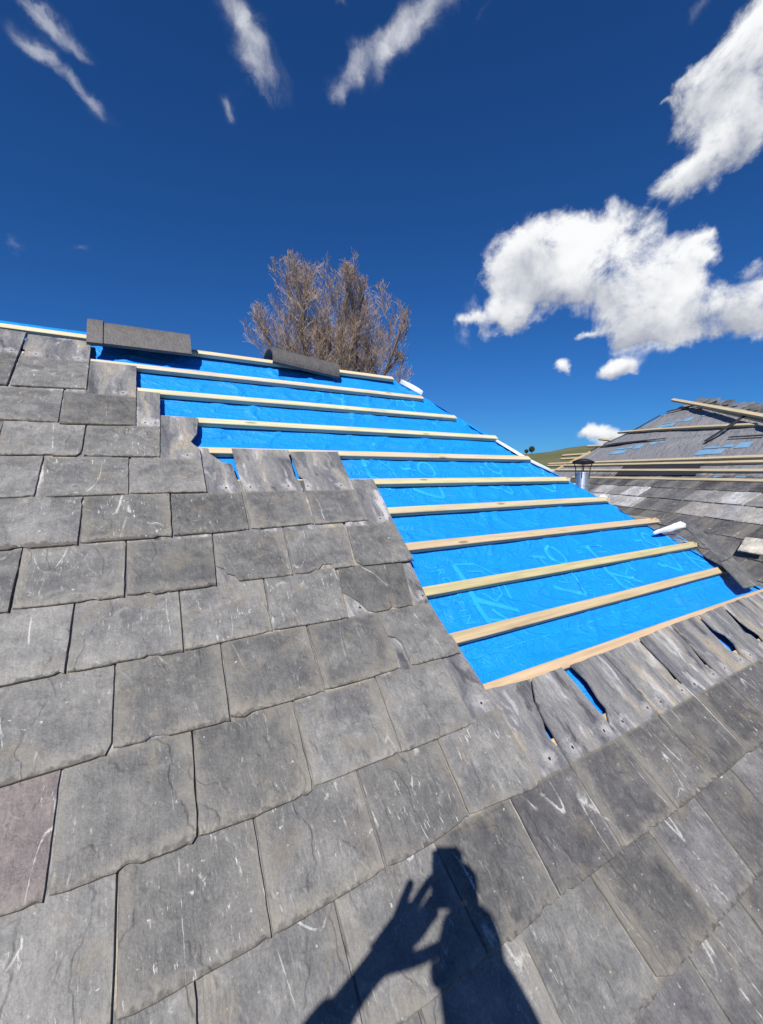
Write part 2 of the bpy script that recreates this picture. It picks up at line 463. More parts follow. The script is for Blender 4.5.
# hip side battens whose cut ends show past the hip
for v, u in ((1.42, 2.50), (1.2, 2.69), (.975, 2.965), (.74, 3.085)):
    a = R(u + .0, v - .005, -.016)
    mb = MB(); mb.box((0, -.024, -.026), (.024, .3, 0))
    dirx = V3((0, 1, -.0)).normalized()
    link('hip_batten_end', mb.me(), M_WOOD, HOUSE, Matrix.Translation(a) @ Matrix.Rotation(math.radians(-12), 4, 'Z'))

# white turned up membrane along the hip, and the two curls that catch the sun
def edge_strip(v0, v1, width, lift, name='membrane_edge', n=40):
    vs = []; fs = []
    for i in range(n + 1):
        v = v0 + (v1 - v0) * i / n
        w = width * math.sin(math.pi * (i / n)) ** .5 * (1 + .25 * mnoise.noise(V3((v * 7, 1, 2))))
        u = hip(v)
        for k in range(5):
            x = k / 4
            vs.append(R(u - .004 + w * x, v + .0 + w * x * .35, -.036 + lift * math.sin(x * 2.3)))
    for i in range(n):
        for k in range(4): fs.append((i * 5 + k, i * 5 + k + 1, (i + 1) * 5 + k + 1, (i + 1) * 5 + k))
    o = link(name, mesh(vs, fs), M_WHITE, HOUSE, None, True)
    return o
edge_strip(1.88, 1.50, .018, .016)
edge_strip(1.235, 1.19, .05, .012)
edge_strip(2.63, 2.46, .030, .03, 'membrane_curl')
vs = []; fs = []
NA, NB = 26, 10
for i in range(NA + 1):
    t = i / NA
    base = R(2.80 + .29 * t, .845 + .0 * t, -.032 + .05 * t)
    wd = .012 + .040 * t ** .6 * 1 * (1 + .18 * mnoise.noise(V3((t * 7, 2, 3))))
    for k in range(NB + 1):
        a = -0.1 + 2.5 * k / NB
        vs.append(base + EV * (wd * .55 * math.cos(a) * -1 + .01) + EN * (wd * .36 * math.sin(a) + .010 + .012 * math.sin(t * 9) * .3 + .01 * mnoise.noise(V3((t * 5, k * .3, 1)))))
for i in range(NA):
    for k in range(NB): fs.append((i * (NB + 1) + k, i * (NB + 1) + k + 1, (i + 1) * (NB + 1) + k + 1, (i + 1) * (NB + 1) + k))
link('membrane_curl', mesh(vs, fs), M_WHITE, HOUSE, None, True)

# ---------------------------------------------------------------- print on the membrane
pr = MB()
def on_memb(u, v, lift=.0016): return R(u, v, memb_w(u, v) + lift)
def stroke(pts, wd, closed=False):
    pts = [V3((a, b, 0)) for a, b in pts]
    if closed: pts = pts + [pts[0]]
    dense = []
    for a, b in zip(pts, pts[1:]):
        m = max(1, int((b - a).length / .012))
        dense += [a + (b - a) * (i / m) for i in range(m)]
    dense.append(pts[-1])
    vs = []
    for i, p in enumerate(dense):
        t = dense[min(i + 1, len(dense) - 1)] - dense[max(i - 1, 0)]
        t.normalize(); nn = V3((-t.y, t.x, 0)) * wd / 2
        for s in (-1, 0, 1):
            q = p + nn * s; vs.append(on_memb(q.x, q.y))
    fs = []
    for i in range(len(dense) - 1):
        for k in (0, 1):
            fs.append((i * 3 + k, (i + 1) * 3 + k, (i + 1) * 3 + k + 1, i * 3 + k + 1))
    fs = [f[::-1] for f in fs]
    pr.add(vs, fs)
def lettering(txt, u, v, size, ang, gap=1.25):
    """letters along a line; ang is the direction of reading on the slope"""
    cu = bpy.data.curves.new('lettering', 'FONT'); cu.body = txt; cu.size = size; cu.space_character = gap; cu.resolution_u = 3
    ob = bpy.data.objects.new('lettering', cu); COL.objects.link(ob)
    dg = bpy.context.evaluated_depsgraph_get()
    me = bpy.data.meshes.new_from_object(ob.evaluated_get(dg))
    bpy.data.objects.remove(ob)
    bm = bmesh.new(); bm.from_mesh(me)
    bmesh.ops.triangulate(bm, faces=bm.faces[:])
    for _ in range(2):
        lo = [e for e in bm.edges if e.calc_length() > .03]
        if lo: bmesh.ops.subdivide_edges(bm, edges=lo, cuts=1)
    bmesh.ops.triangulate(bm, faces=bm.faces[:])
    ca, sa = math.cos(ang), math.sin(ang)
    vs = [on_memb(u + x.co.x * ca - x.co.y * sa, v + x.co.x * sa + x.co.y * ca) for x in bm.verts]
    bm.verts.index_update()
    pr.add(vs, [tuple(x.index for x in f.verts) for f in bm.faces])
    bm.free()
def emblem(u, v, s=1.0):
    """six sided outline with a bar down its left and a foot, small capitals beside it"""
    q = lambda pts: [(u + a * s, v + b * s) for a, b in pts]
    stroke(q([(-.06, -.15), (-.045, .16)]), .026 * s)
    stroke(q([(-.045, .16), (.07, .15), (.15, .06), (.14, -.06)]), .010 * s)
    stroke(q([(-.0, .11), (.07, .10), (.115, .045), (.105, -.03), (.05, -.06), (.0, -.01)]), .008 * s)
    stroke(q([(-.05, -.03), (.13, -.125)]), .022 * s)
    stroke(q([(-.06, -.13), (.04, -.165), (.0, -.09)]), .016 * s)
    lettering('ROOFING', u - .155 * s, v + .15 * s, .062 * s, math.radians(-92), 1.35)
def ring_mark(u, v, s=1.0):
    """a tall mark: T and O above, angled strokes below"""
    q = lambda pts: [(u + a * s, v + b * s) for a, b in pts]
    stroke(q([(.085 + .05 * math.cos(k * math.pi / 10), .10 + .062 * math.sin(k * math.pi / 10)) for k in range(20)]), .017 * s, True)
    stroke(q([(-.08, .115), (.005, .10)]), .022 * s); stroke(q([(-.03, .115), (-.045, .03)]), .014 * s)
    stroke(q([(.10, .03), (.06, -.15)]), .018 * s)
    stroke(q([(-.10, -.07), (.055, -.155)]), .020 * s)
    stroke(q([(-.06, -.02), (.02, .0), (.01, -.07), (-.05, -.05)]), .008 * s)
    lettering('ROOFING', u + .11 * s, v + .02 * s, .045 * s, math.radians(-97), 1.3)
for fn, u, v, s in [(emblem, u, v, 1) for u, v in ((1.22, .69), (2.17, .685), (3.0, .69))] + [(ring_mark, u, v, 1) for u, v in ((1.75, .715), (2.68, .725), (1.33, 1.44), (1.87, 1.46), (2.28, 1.46))] \
        + [(ring_mark, 1.05, 2.25, .9), (ring_mark, 1.62, 2.25, .9), (emblem, 1.06, 1.5, .8)]:
    pr = MB(); fn(u, v, s)
    sub('printed_emblem', pr.me(), M_PRINT, memb)
pr = MB()
for v0, ua, ub in ((.428, 1.0, 3.12),):
    u = ua
    while u < ub:
        stroke([(u, v0 + .012 * (u - 1)), (u + .05, v0 + .012 * (u - .95))], .0055); u += .075
sub('stitch_line', pr.me(), M_DASH, memb)

# ---------------------------------------------------------------- slates
SL = [
    (1, '', [(-.717, 2.024)], [(-.492, 2.033), (-.495, 2.599)], []),
    (1, 'crack', [(-.482, 2.035), (-.487, 2.347), (-.474, 2.395), (-.489, 2.423), (-.492, 2.597)], [(-.22, 2.057), (-.226, 2.603)], []),
    (2, '', [(-.515, 1.768), (-.526, 1.992)], [(-.3, 1.771), (-.303, 2.019)], []),
    (2, '', [(-.295, 1.757), (-.296, 2.021)], [(-.031, 1.776), (-.021, 2.323)], []),
    (3, '', [(-.457, 1.543), (-.465, 1.732)], [(-.213, 1.59), (-.21, 1.766)], [(-.39, 1.545), (-.306, 1.551), (-.297, 1.544), (-.229, 1.545), (-.217, 1.564)]),
    (3, '', [(-.206, 1.545), (-.207, 1.766)], [(.05, 1.547), (.077, 2.103)], []),
    (4, '', [(-.508, 1.31), (-.519, 1.53)], [(-.328, 1.32), (-.326, 1.535)], []),
    (4, '', [(-.296, 1.314), (-.311, 1.403), (-.324, 1.535)], [(-.062, 1.32), (-.059, 1.543)], [(-.259, 1.315)]),
    (4, 'bite', [(-.057, 1.322), (-.053, 1.544)], [(.201, 1.321), (.207, 1.566), (.207, 1.625), (.178, 1.677), (.209, 1.743), (.225, 1.855)], []),
    (5, '', [(-.401, 1.085), (-.413, 1.305)], [(-.198, 1.084), (-.196, 1.294)], []),
    (5, '', [(-.191, 1.091), (-.195, 1.294)], [(.064, 1.092), (.07, 1.28)], []),
    (5, '', [(.07, 1.094), (.075, 1.28)], [(.325, 1.103), (.336, 1.332), (.328, 1.526), (.289, 1.539), (.248, 1.604)], [(.17, 1.098), (.19, 1.096)]),
    (5, '', [(.334, 1.1), (.341, 1.332), (.346, 1.64)], [(.581, 1.11), (.601, 1.375), (.587, 1.426), (.602, 1.555), (.613, 1.637)], [(.442, 1.106)]),
    (5, 'vein', [(.588, 1.106), (.623, 1.418), (.608, 1.433), (.618, 1.629)], [(.832, 1.11), (.854, 1.371), (.879, 1.642)], []),
    (6, '', [(-.494, .865), (-.506, 1.102)], [(-.332, .86), (-.331, 1.08)], []),
    (6, '', [(-.325, .868), (-.329, 1.079)], [(-.075, .862), (-.071, 1.077)], []),
    (6, '', [(-.068, .866), (-.068, 1.077)], [(.178, .861), (.192, 1.086)], [(-.009, .864), (.004, .858), (.058, .86)]),
    (6, 'broken', [(.189, .941), (.195, 1.085)], [(.431, .864), (.451, 1.088)], [(.21, .929), (.216, .907), (.24, .894), (.25, .869)]),
    (6, 'broken', [(.44, .867), (.457, 1.088)], [(.675, .869), (.712, 1.083)], [(.486, .864), (.532, .876), (.554, .897), (.588, .892), (.593, .871)]),
    (6, '', [(.69, .908), (.723, 1.088)], [(.943, .859), (.956, 1.067), (.988, 1.376)], [(.691, .887), (.713, .866)]),
    (7, '', [(-.356, .652), (-.363, .89)], [(-.2, .655), (-.194, .857)], []),
    (7, '', [(-.194, .654), (-.192, .856)], [(.064, .649), (.068, .854)], [(-.106, .653), (-.095, .657)]),
    (7, '', [(.067, .651), (.071, .854)], [(.313, .662), (.326, .859)], []),
    (7, '', [(.318, .663), (.331, .858)], [(.568, .655), (.592, .815)], []),
    (7, 'broken', [(.586, .761), (.608, .86)], [(.832, .657), (.886, .843)], [(.607, .744), (.633, .709), (.649, .671), (.675, .658)]),
    (8, '', [(-.324, .429), (-.335, .625)], [(-.111, .433), (-.1, .457), (-.097, .609)], []),
    (8, '', [(-.096, .443), (-.094, .608)], [(.153, .43), (.16, .646)], []),
    (8, '', [(.157, .438), (.164, .645)], [(.412, .439), (.421, .652)], [(.19, .43), (.209, .438)]),
    (8, '', [(.416, .441), (.426, .651)], [(.674, .444), (.683, .656)], [(.567, .44), (.586, .443)]),
    (8, 'notch', [(.715, .442), (.719, .528), (.706, .55), (.68, .562), (.683, .656)], [(.916, .438), (.91, .656), (.926, .8)], []),
    (9, 'purple', [(-.332, .223), (-.345, .427)], [(-.198, .211), (-.194, .299), (-.192, .399), (-.19, .424)], []),
    (9, '', [(-.191, .214), (-.187, .419)], [(.046, .208), (.057, .218), (.059, .285), (.064, .427)], []),
    (9, '', [(.058, .214), (.067, .426)], [(.294, .212), (.312, .217), (.315, .333)], [(.179, .21), (.191, .212)]),
    (9, '', [(.317, .222), (.319, .332)], [(.566, .223), (.577, .436)], []),
    (9, '', [(.569, .219), (.582, .434)], [(.824, .221), (.835, .428), (.837, .508)], []),
    (10, '', [(-.311, .008), (-.329, .268)], [(-.093, .008), (-.09, .089), (-.088, .211)], []),
    (10, '', [(-.086, .011), (-.085, .21)], [(.165, .01), (.17, .21)], [(-.038, .01), (.022, .01)]),
    (10, '', [(.169, .01), (.173, .209)], [(.421, .017), (.43, .214)], []),
    (10, 'edge', [(.428, .018), (.434, .213)], [(.675, .03), (.685, .214)], [(.47, .016), (.557, .018)]),
    (10, '', [(.68, .031), (.689, .213)], [(.939, .025), (.941, .198), (.929, .516)], [(.78, .025), (.915, .013)]),
    (11, 'hole', [(.816, -.191), (.821, .006), (.831, .075), (.949, .305)], [(1.061, -.194), (1.076, .017), (1.080, .072), (1.068, .104), (1.071, .132), (1.086, .155), (1.102, .22), (1.149, .291)], []),
    (11, 'hole', [(1.075, -.191), (1.08, .016), (1.085, .07), (1.088, .095), (1.09, .122), (1.091, .15), (1.107, .215), (1.154, .289)], [(1.345, -.199), (1.333, .02), (1.33, .054), (1.338, .093), (1.329, .124), (1.317, .291)], []),
    (11, 'hole', [(1.353, -.199), (1.334, .016), (1.34, .071), (1.375, .114), (1.373, .151), (1.385, .213), (1.365, .287)], [(1.607, -.196), (1.585, -.066), (1.574, .023), (1.585, .119), (1.564, .29)], []),
    (11, '', [(.58, -.194), (.56, .009)], [(.81, -.19), (.817, .007)], [(.632, -.192), (.64, -.197)]),
    (11, '', [(.299, -.193), (.299, .007)], [(.575, -.193), (.555, .011)], []),
    (12, '', [(.675, -.405), (.676, -.193)], [(.94, -.405), (.929, -.199)], []),
    (12, '', [(.949, -.391), (.933, -.2)], [(1.214, -.41), (1.195, -.209)], [(.989, -.402), (1.07, -.403)]),
    (12, '', [(.408, -.405), (.406, -.196)], [(.668, -.405), (.674, -.19)], []),
    (11, 'hole', [(1.605, -.2), (1.592, -.068), (1.584, .02), (1.595, .116), (1.572, .288)], [(1.855, -.195), (1.85, .014), (1.84, .078), (1.826, .104), (1.837, .145), (1.83, .25), (1.83, .294)], []),
    (11, 'hole', [(1.864, -.2), (1.859, .014), (1.853, .062), (1.848, .098), (1.848, .142), (1.84, .257), (1.847, .295)], [(2.115, -.2), (2.11, .03), (2.098, .064), (2.078, .102), (2.083, .13), (2.106, .2), (2.109, .30)], []),
    (11, 'hole', [(2.125, -.2), (2.12, .02), (2.111, .061), (2.109, .109), (2.108, .134), (2.119, .197), (2.129, .302)], [(2.395, -.2), (2.39, .05), (2.37, .087), (2.342, .102), (2.343, .133), (2.346, .209), (2.373, .303)], []),
    (11, 'hole', [(2.405, -.2), (2.398, .083), (2.405, .097), (2.431, .129), (2.434, .173), (2.396, .214), (2.396, .304)], [(2.655, -.2), (2.647, .08), (2.623, .107), (2.619, .132), (2.598, .15), (2.616, .204), (2.65, .305)], []),
    (11, 'hole', [(2.667, -.2), (2.662, .08), (2.685, .12), (2.665, .162), (2.657, .205), (2.67, .306)], [(2.93, -.2), (2.93, .1), (2.95, .31)], []),
    (11, 'hole', [(2.94, -.2), (2.94, .1), (2.965, .306)], [(3.20, -.2), (3.2, .1), (3.21, .31)], []),
    (12, '', [(1.21, -.405), (1.20, -.2)], [(1.445, -.408), (1.455, -.208)], []),
    (12, '', [(1.453, -.408), (1.461, -.2)], [(1.70, -.405), (1.705, -.2)], []),
    (12, '', [(1.71, -.402), (1.713, -.2)], [(1.955, -.405), (1.955, -.2)], []),
    (12, '', [(1.963, -.405), (1.963, -.2)], [(2.22, -.405), (2.22, -.2)], []),
    (12, '', [(2.228, -.405), (2.228, -.2)], [(2.475, -.405), (2.475, -.2)], []),
    (12, '', [(.142, -.405), (.142, -.2)], [(.398, -.405), (.398, -.2)], []),
    (13, '', [(.535, -.615), (.535, -.4)], [(.787, -.615), (.787, -.4)], []),
    (13, '', [(.795, -.612), (.795, -.4)], [(1.062, -.615), (1.062, -.4)], []),
    (13, '', [(1.071, -.615), (1.071, -.4)], [(1.325, -.615), (1.332, -.4)], []),
    (13, '', [(1.333, -.612), (1.34, -.4)], [(1.59, -.615), (1.59, -.4)], []),
    (13, '', [(1.60, -.615), (1.60, -.4)], [(1.85, -.615), (1.85, -.4)], []),
    (13, '', [(1.858, -.615), (1.858, -.4)], [(2.10, -.615), (2.10, -.4)], []),
    (11, '', [(.035, -.195), (.042, .008)], [(.292, -.195), (.296, .008)], []),
    (11, '', [(-.215, -.195), (-.215, .008)], [(.027, -.195), (.03, .008)], []),
]
HEAD = {1: 2.62, 2: 2.372, 3: 2.12, 4: 1.89, 5: 1.645, 6: 1.41, 7: 1.19, 8: .965, 9: .73, 10: .515, 11: .30, 12: .08, 13: -.12}
VB = {1: 2.035, 2: 1.768, 3: 1.547, 4: 1.317, 5: 1.10, 6: .864, 7: .655, 8: .438, 9: .215, 10: .015, 11: -.195, 12: -.405, 13: -.615}
TILT = .0155 / .47

def densify(poly, step):
    out = []
    for a, b in zip(poly, poly[1:]):
        m = max(1, int(math.hypot(b[0] - a[0], b[1] - a[1]) / step))
        out += [(a[0] + (b[0] - a[0]) * i / m, a[1] + (b[1] - a[1]) * i / m) for i in range(m)]
    return out

def slate_mesh(L, Rr, bot, head, uc, vb, rr, th=.0072, wob=1.0):
    L = list(L); Rr = list(Rr)
    def upto(P):
        if P[-1][1] < head - .03:
            a = P[-1]; b = P[-2] if len(P) > 1 else (a[0], a[1] - .2)
            k = (a[0] - b[0]) / max(.03, a[1] - b[1]); k = max(-.06, min(.06, k))
            P.append((a[0] + k * (head - a[1]), head))
        return P
    L = upto(L); Rr = upto(Rr)
    bottom = [L[0]] + list(bot) + [Rr[0]]
    B = densify(bottom, .010) ; S1 = densify(Rr, .022); T = densify([Rr[-1], L[-1]], .03); S2 = densify(L[::-1], .022)
    sd = rr.random() * 100
    pts = []; ins = []
    nb = len(B)
    for i, (a, b) in enumerate(B):
        j = .0009 * mnoise.noise(V3((a * 14, sd, 1))) + .0010 * mnoise.noise(V3((a * 90, sd, 5)))
        c = mnoise.noise(V3((a * 22, sd, 9)))
        chip = (.0035 + .016 * (c - .47)) if c > .47 else 0
        edge = min(i, nb - 1 - i)
        if edge < 2: chip += (.0035, .0015)[edge]
        pts.append((a, b + (j + chip) * wob)); ins.append(.0008 + .0026 * abs(mnoise.noise(V3((a * 40, sd, 3)))) + .5 * chip)
    for q in (S1, T, S2):
        for (a, b) in q:
            j = .0016 * mnoise.noise(V3((b * 40 + a * 40, sd, 2)))
            chip = .012 * max(0, mnoise.noise(V3((b * 25, a * 25 + sd, 6))) - .42)
            s = 1 if q is S2 else -1
            if q is T: pts.append((a, b + j * 2 - chip))
            else: pts.append((a + j + s * chip, b))
            ins.append(.0008 + .0020 * abs(mnoise.noise(V3((b * 30, sd, 4)))))
    n = len(pts)
    ring0 = []
    for i in range(n):
        p, q, r = pts[i - 1], pts[i], pts[(i + 1) % n]
        tx, ty = r[0] - p[0], r[1] - p[1]; l = math.hypot(tx, ty) or 1
        ring0.append((q[0] - ty / l * ins[i], q[1] + tx / l * ins[i]))
    W = lambda v: -TILT * (v - vb)
    vs = [V3((a - uc, b - vb, W(b))) for a, b in ring0]
    vs += [V3((a - uc, b - vb, W(b) - th * (.30 + .25 * abs(mnoise.noise(V3((a * 30, b * 30, sd))))))) for a, b in pts]
    vs += [V3((a - uc, b - vb, W(b) - th)) for a, b in pts]
    fs = [tuple(range(n))]
    for i in range(n):
        j = (i + 1) % n
        fs.append((i, n + i, n + j, j)); fs.append((n + i, 2 * n + i, 2 * n + j, n + j))
    fs.append(tuple(range(3 * n - 1, 2 * n - 1, -1)))
    return mesh(vs, fs)

LABELS = {'purple': 'purple slate at the left edge of the photo', 'vein': 'slate crossed by two pale diagonal veins', 'notch': 'slate with a notch broken out of its lower left',
          'bite': 'slate with a bite out of its right head', 'diag': 'slate with its head broken off aslant', 'broken': 'slate with a broken tail edge'}
for ci, tg, L, Rr, bot in SL:
    rr = random.Random(hash((ci, round(L[0][0] * 1000))) & 0xffff)
    uc = (L[0][0] + Rr[0][0]) / 2; vb = VB[ci]
    if tg == 'diag': L = L + [(.075, 1.645)]; Rr = Rr + [(.19, 1.645)]
    me = slate_mesh(L, Rr, bot, HEAD[ci], uc, vb, rr, th=.0072 * rr.uniform(.9, 1.25))
    tilt = Matrix.Rotation(math.radians(rr.uniform(-.3, .3)), 4, 'X') @ Matrix.Rotation(math.radians(rr.uniform(-.3, .3) * (3 if tg == 'hole' else 1)), 4, 'Y')
    M = Matrix.Translation(R(uc, vb, .0095 + rr.uniform(0, .0015))) @ ROOF.to_4x4() @ tilt
    o = link('slate', me, M_SLATE, HOUSE, M)
    k = rr.uniform(.88, 1.1) * {1: .82, 2: .8, 3: .8, 4: .84, 5: .84, 6: .86, 7: .93}.get(ci, 1.0)
    if ci >= 10 and uc > .9: k *= .86 if tg != 'hole' else .76; o.color = (k * 1.02, k, k * rr.uniform(.98, 1.04), 1)
    if tg == 'purple': o.color = (.84, .72, .74, 1)
    if tg == 'vein': o.color = (.85, .85, .88, 1)
    o['gauge'] = {1: .30, 2: .255, 3: .225}.get(ci, .218)
    if tg in LABELS: o['label'] = LABELS[tg]

# the courses beyond the frame (left of it, below it, and down to the eaves): one plainer sheet of slates
mb = MB(); rr = random.Random(3)
def filler(u0, u1, vb, head):
    u = u0
    while u < u1 - .05:
        w = min(u1, u + rr.uniform(.235, .265))
        z = rr.uniform(0, .002); j = rr.uniform(-.004, .004)
        lo, hi = .0095 + z, .0095 + z - TILT * (head - vb)
        A = [(u + .003, vb + j, lo), (w - .003, vb + j, lo), (w - .003, head, hi), (u + .003, head, hi)]
        vs = [R(a, b, c) for a, b, c in A] + [R(a, b, c - .0075) for a, b, c in A]
        mb.add(vs, [(0, 1, 2, 3), (4, 5, 1, 0), (5, 6, 2, 1), (7, 4, 0, 3)])
        u = w
for ci in range(1, 23):
    vb = VB.get(ci, -.615 - .21 * (ci - 13)); head = HEAD.get(ci, vb + .48)
    mine = [s for s in SL if s[0] == ci]
    if mine:
        a = min(s[2][0][0] for s in mine); b = max(s[3][0][0] for s in mine)
        filler(UL - rr.uniform(0, .2), a - .006, vb, head)
        if ci >= 11: filler(b + .008, hip(vb) - .02, vb, head)
    else:
        filler(UL - rr.uniform(0, .2), hip(vb) - .02, vb, head)
o = link('slates', mb.me(), M_SLATES, HOUSE)
o['kind'] = 'stuff'

# two long slates lying loose along the hip
for poly, lab in (([(3.03, .84), (3.118, .833), (3.253, .556), (3.038, .533), (3.0, .62)][:0] or [(3.118, .833), (3.273, .866), (3.258, .556), (3.038, .533)], None),
                  ([(3.032, .533), (3.262, .560), (3.165, .338), (2.945, .345)], None)):
    a = V3((*poly[0], 0)); b = V3((*poly[1], 0)); c = V3((*poly[2], 0)); d = V3((*poly[3], 0))
    L = [(d.x, d.y), (a.x, a.y)]; Rr = [(c.x, c.y), (b.x, b.y)]
    uc, vb = (d.x + c.x) / 2, min(d.y, c.y)
    rr = random.Random(int(uc * 1000))
    me = slate_mesh(L, Rr, [], a.y, uc, vb, rr, th=.009)
    o = link('hip_slate', me, M_SLATE, HOUSE, Matrix.Translation(R(uc, vb, .032)) @ ROOF.to_4x4() @ Matrix.Rotation(math.radians(3), 4, 'Y'))
    o['gauge'] = 1.0; o.color = (.8, .82, .84, 1)

# ---------------------------------------------------------------- ridge tiles lying on the stripped ridge
def ridge_tile(loc, length, kind, label, rotx, rotz, collar, wing=.19, half=58, roty=0):
    t = thing('ridge_tile', loc, label, 'ridge tile', 'grey clay ridge tiles left lying on the ridge')
    def shell(x0, x1, r, th, name, parent):
        vs = []; n = 14
        prof = []
        for k in range(n + 1):
            a = math.radians(-half + 2 * half * k / n)
            if kind == 'round':
                prof.append((math.sin(a) * r * 1.0, math.cos(a) * r * .86))
            else:
                s = (k / n - .5) * 2
                y = s * r * .92
                prof.append((y, r * .62 - abs(y) * .62 - .012 * max(0, 1 - abs(y) / .03)))
        out = []
        for x in (x0, x1):
            for y, z in prof: out.append(V3((x, y, z)))
        for x in (x0, x1):
            for y, z in prof: out.append(V3((x, y * (1 - th / r * .4), z - th)))
        N = n + 1; fs = []
        for k in range(n):
            fs.append((k, k + 1, N + k + 1, N + k)); fs.append((2 * N + k, 3 * N + k, 3 * N + k + 1, 2 * N + k + 1))
            fs.append((k, 2 * N + k, 2 * N + k + 1, k + 1)); fs.append((N + k, N + k + 1, 3 * N + k + 1, 3 * N + k))
        fs.append((0, N, 3 * N, 2 * N)); fs.append((n, 2 * N + n, 3 * N + n, N + n))
        me = mesh(out, fs)
        bm = bmesh.new(); bm.from_mesh(me); bmesh.ops.recalc_face_normals(bm, faces=bm.faces[:]); bm.to_mesh(me); bm.free()
        return me
    Mx = Matrix.Rotation(rotz, 4, 'Z') @ Matrix.Rotation(roty, 4, 'Y') @ Matrix.Rotation(rotx, 4, 'X')
    o = link('tile_body', shell(0, length, wing, .016, '', t), M_TILE, t, Matrix.Translation(loc) @ Mx)
    if collar:
        o = link('tile_collar', shell(collar[0], collar[1], wing * 1.09, .017, '', t), M_TILE, t, Matrix.Translation(loc) @ Mx)
    return t
ridge_tile(R(-.215, 2.635, .0), .475, 'angle', 'dark grey angled ridge tile with a raised collar, left one of two on the ridge', math.radians(27), math.radians(-2.0), (-.018, .052), .155)
ridge_tile(R(.725, 2.63, .0), .475, 'round', 'dark grey rounded ridge tile with a hollow open end, in front of the bare tree', math.radians(18), math.radians(5), (.43, .475), .105, 84, math.radians(4.5))
m = MB()
for k in range(3):
    x = .0 + k * .034
    m.box((x, -.02, -.006 - .002 * k), (x + .04, .018, .018 - .003 * k), Matrix.Translation(R(-.20, 2.57, .012)) @ ROOF.to_4x4() @ Matrix.Rotation(.08 * k, 4, 'Z'))
o = link('mortar_lump', m.me(), M_MORTAR)
tag(o, 'buff broken mortar lump wedged under the left ridge tile', 'mortar')

# ---------------------------------------------------------------- far house
FARH = thing('house', FO + V3((0, 0, -FO.z)) + 4.5 * FD + 2.5 * FP,
             'far house whose hipped roof is stripped to grey felt above a skirt of old slates', 'house')
APEX = (7.58, 2.40)
LH = [(7.58, 2.40), (7.83, 1.95), (8.05, 1.40), (8.42, .92), (8.6, .40), (8.8, 0), (9.3, -1.0), (9.9, -2.4), (10.6, -4.3)]
RH = [(7.58, 2.40), (5.93, 1.725), (5.27, 1.37), (4.4, .88), (3.1, .18), (1.2, -.85), (-1.6, -2.4), (-5.0, -4.3)]
def lerp_h(P, s):
    for (a, x), (b, y) in zip(P, P[1:]):
        if y <= s: return b + (a - b) * (s - y) / (x - y)
    return P[-1][0]
# felt: a creased sheet
def felt_fn(x, y):
    s = -.30 + y * 2.70
    a0, a1 = lerp_h(RH, s), lerp_h(LH, s)
    a = a0 + (a1 - a0) * x
    w = .012 * mnoise.noise(V3((a * 1.1, s * 2.4, 5))) + .006 * mnoise.noise(V3((a * 5, s * 5, 2)))
    for lap in (.98, 1.95):
        if s > lap + .0: w += .016 * max(0, 1 - (s - lap) / .10) 
    return F(a, s, w)
mb = MB(); mb.add(*strip_grid(felt_fn, 90, 120))
felt = link('roof_felt', mb.me(), M_FELT, FARH, Matrix.Translation(F(5.5, .5)), True)
felt.data.transform(Matrix.Translation(-F(5.5, .5))); WORLD[felt] = Matrix.Translation(F(5.5, .5))
# faded blue blocks of print on the felt
mb = MB()
def fpatch(a, s, w, h, skew=.25, lift=.02):
    q = []
    for da, ds in ((0, 0), (w, 0), (w, h), (0, h)):
        A, S = a + da + ds * skew, s + ds
        q.append((A, S))
    m = 8
    vs = []
    for j in range(m + 1):
        for i in range(m + 1):
            x, y = i / m, j / m
            A = (q[0][0] * (1 - x) + q[1][0] * x) * (1 - y) + (q[3][0] * (1 - x) + q[2][0] * x) * y
            S = q[0][1] + (q[2][1] - q[0][1]) * y
            ss = (S + .30) / 2.70; a0, a1 = lerp_h(RH, S), lerp_h(LH, S)
            vs.append(felt_fn((A - a0) / (a1 - a0), ss) + FEN * .006)
    mb.add(vs, [(j * (m + 1) + i, j * (m + 1) + i + 1, (j + 1) * (m + 1) + i + 1, (j + 1) * (m + 1) + i) for j in range(m) for i in range(m)])
def fmark(a, s, k=1.0):
    fpatch(a, s, .36 * k, .10 * k); fpatch(a - .02 * k, s + .13 * k, .12 * k, .06 * k); fpatch(a + .15 * k, s + .13 * k, .22 * k, .04 * k)
    fpatch(a - .22 * k, s + .10 * k, .16 * k, .12 * k); fpatch(a - .42 * k, s + .18 * k, .10 * k, .08 * k); fpatch(a - .56 * k, s + .2 * k, .09 * k, .05 * k)
fmark(7.15, .60, 1.25); fmark(6.9, 1.42, 1.15); fmark(4.95, .40, 1.15)
for k in range(3): fpatch(4.15 + .14 * k, -.14, .11, .055)
sub('printed_marks', mb.me(), M_FPRINT, felt)
# black felt showing: band between the two low battens, torn laps, the diagonal strip
def far_band(pts, name, lift, lab=None, mat=None):
    vs = [F(a, s, lift) for a, s in pts]
    n = len(vs); vs += [v - FEN * .006 for v in vs]
    fs = [tuple(range(n)), tuple(range(2 * n - 1, n - 1, -1))] + [(i, n + i, n + (i + 1) % n, (i + 1) % n) for i in range(n)]
    me = mesh(vs, fs)
    bm = bmesh.new(); bm.from_mesh(me); bmesh.ops.recalc_face_normals(bm, faces=bm.faces[:]); bm.to_mesh(me); bm.free()
    return link(name, me, mat or M_BLACKFELT, FARH)
far_band([(6.55, .22), (4.98, .165), (4.80, -.10), (6.36, -.13)], 'black_felt_band', .022)
far_band([(8.28, .95), (7.9, 1.0), (7.2, .985), (6.5, .965), (6.5, .955), (7.2, .945), (7.9, .92), (8.3, .90)], 'felt_tear', .03)
far_band([(5.2, .80), (4.7, .77), (4.7, .74), (5.2, .775)], 'felt_tear', .03)
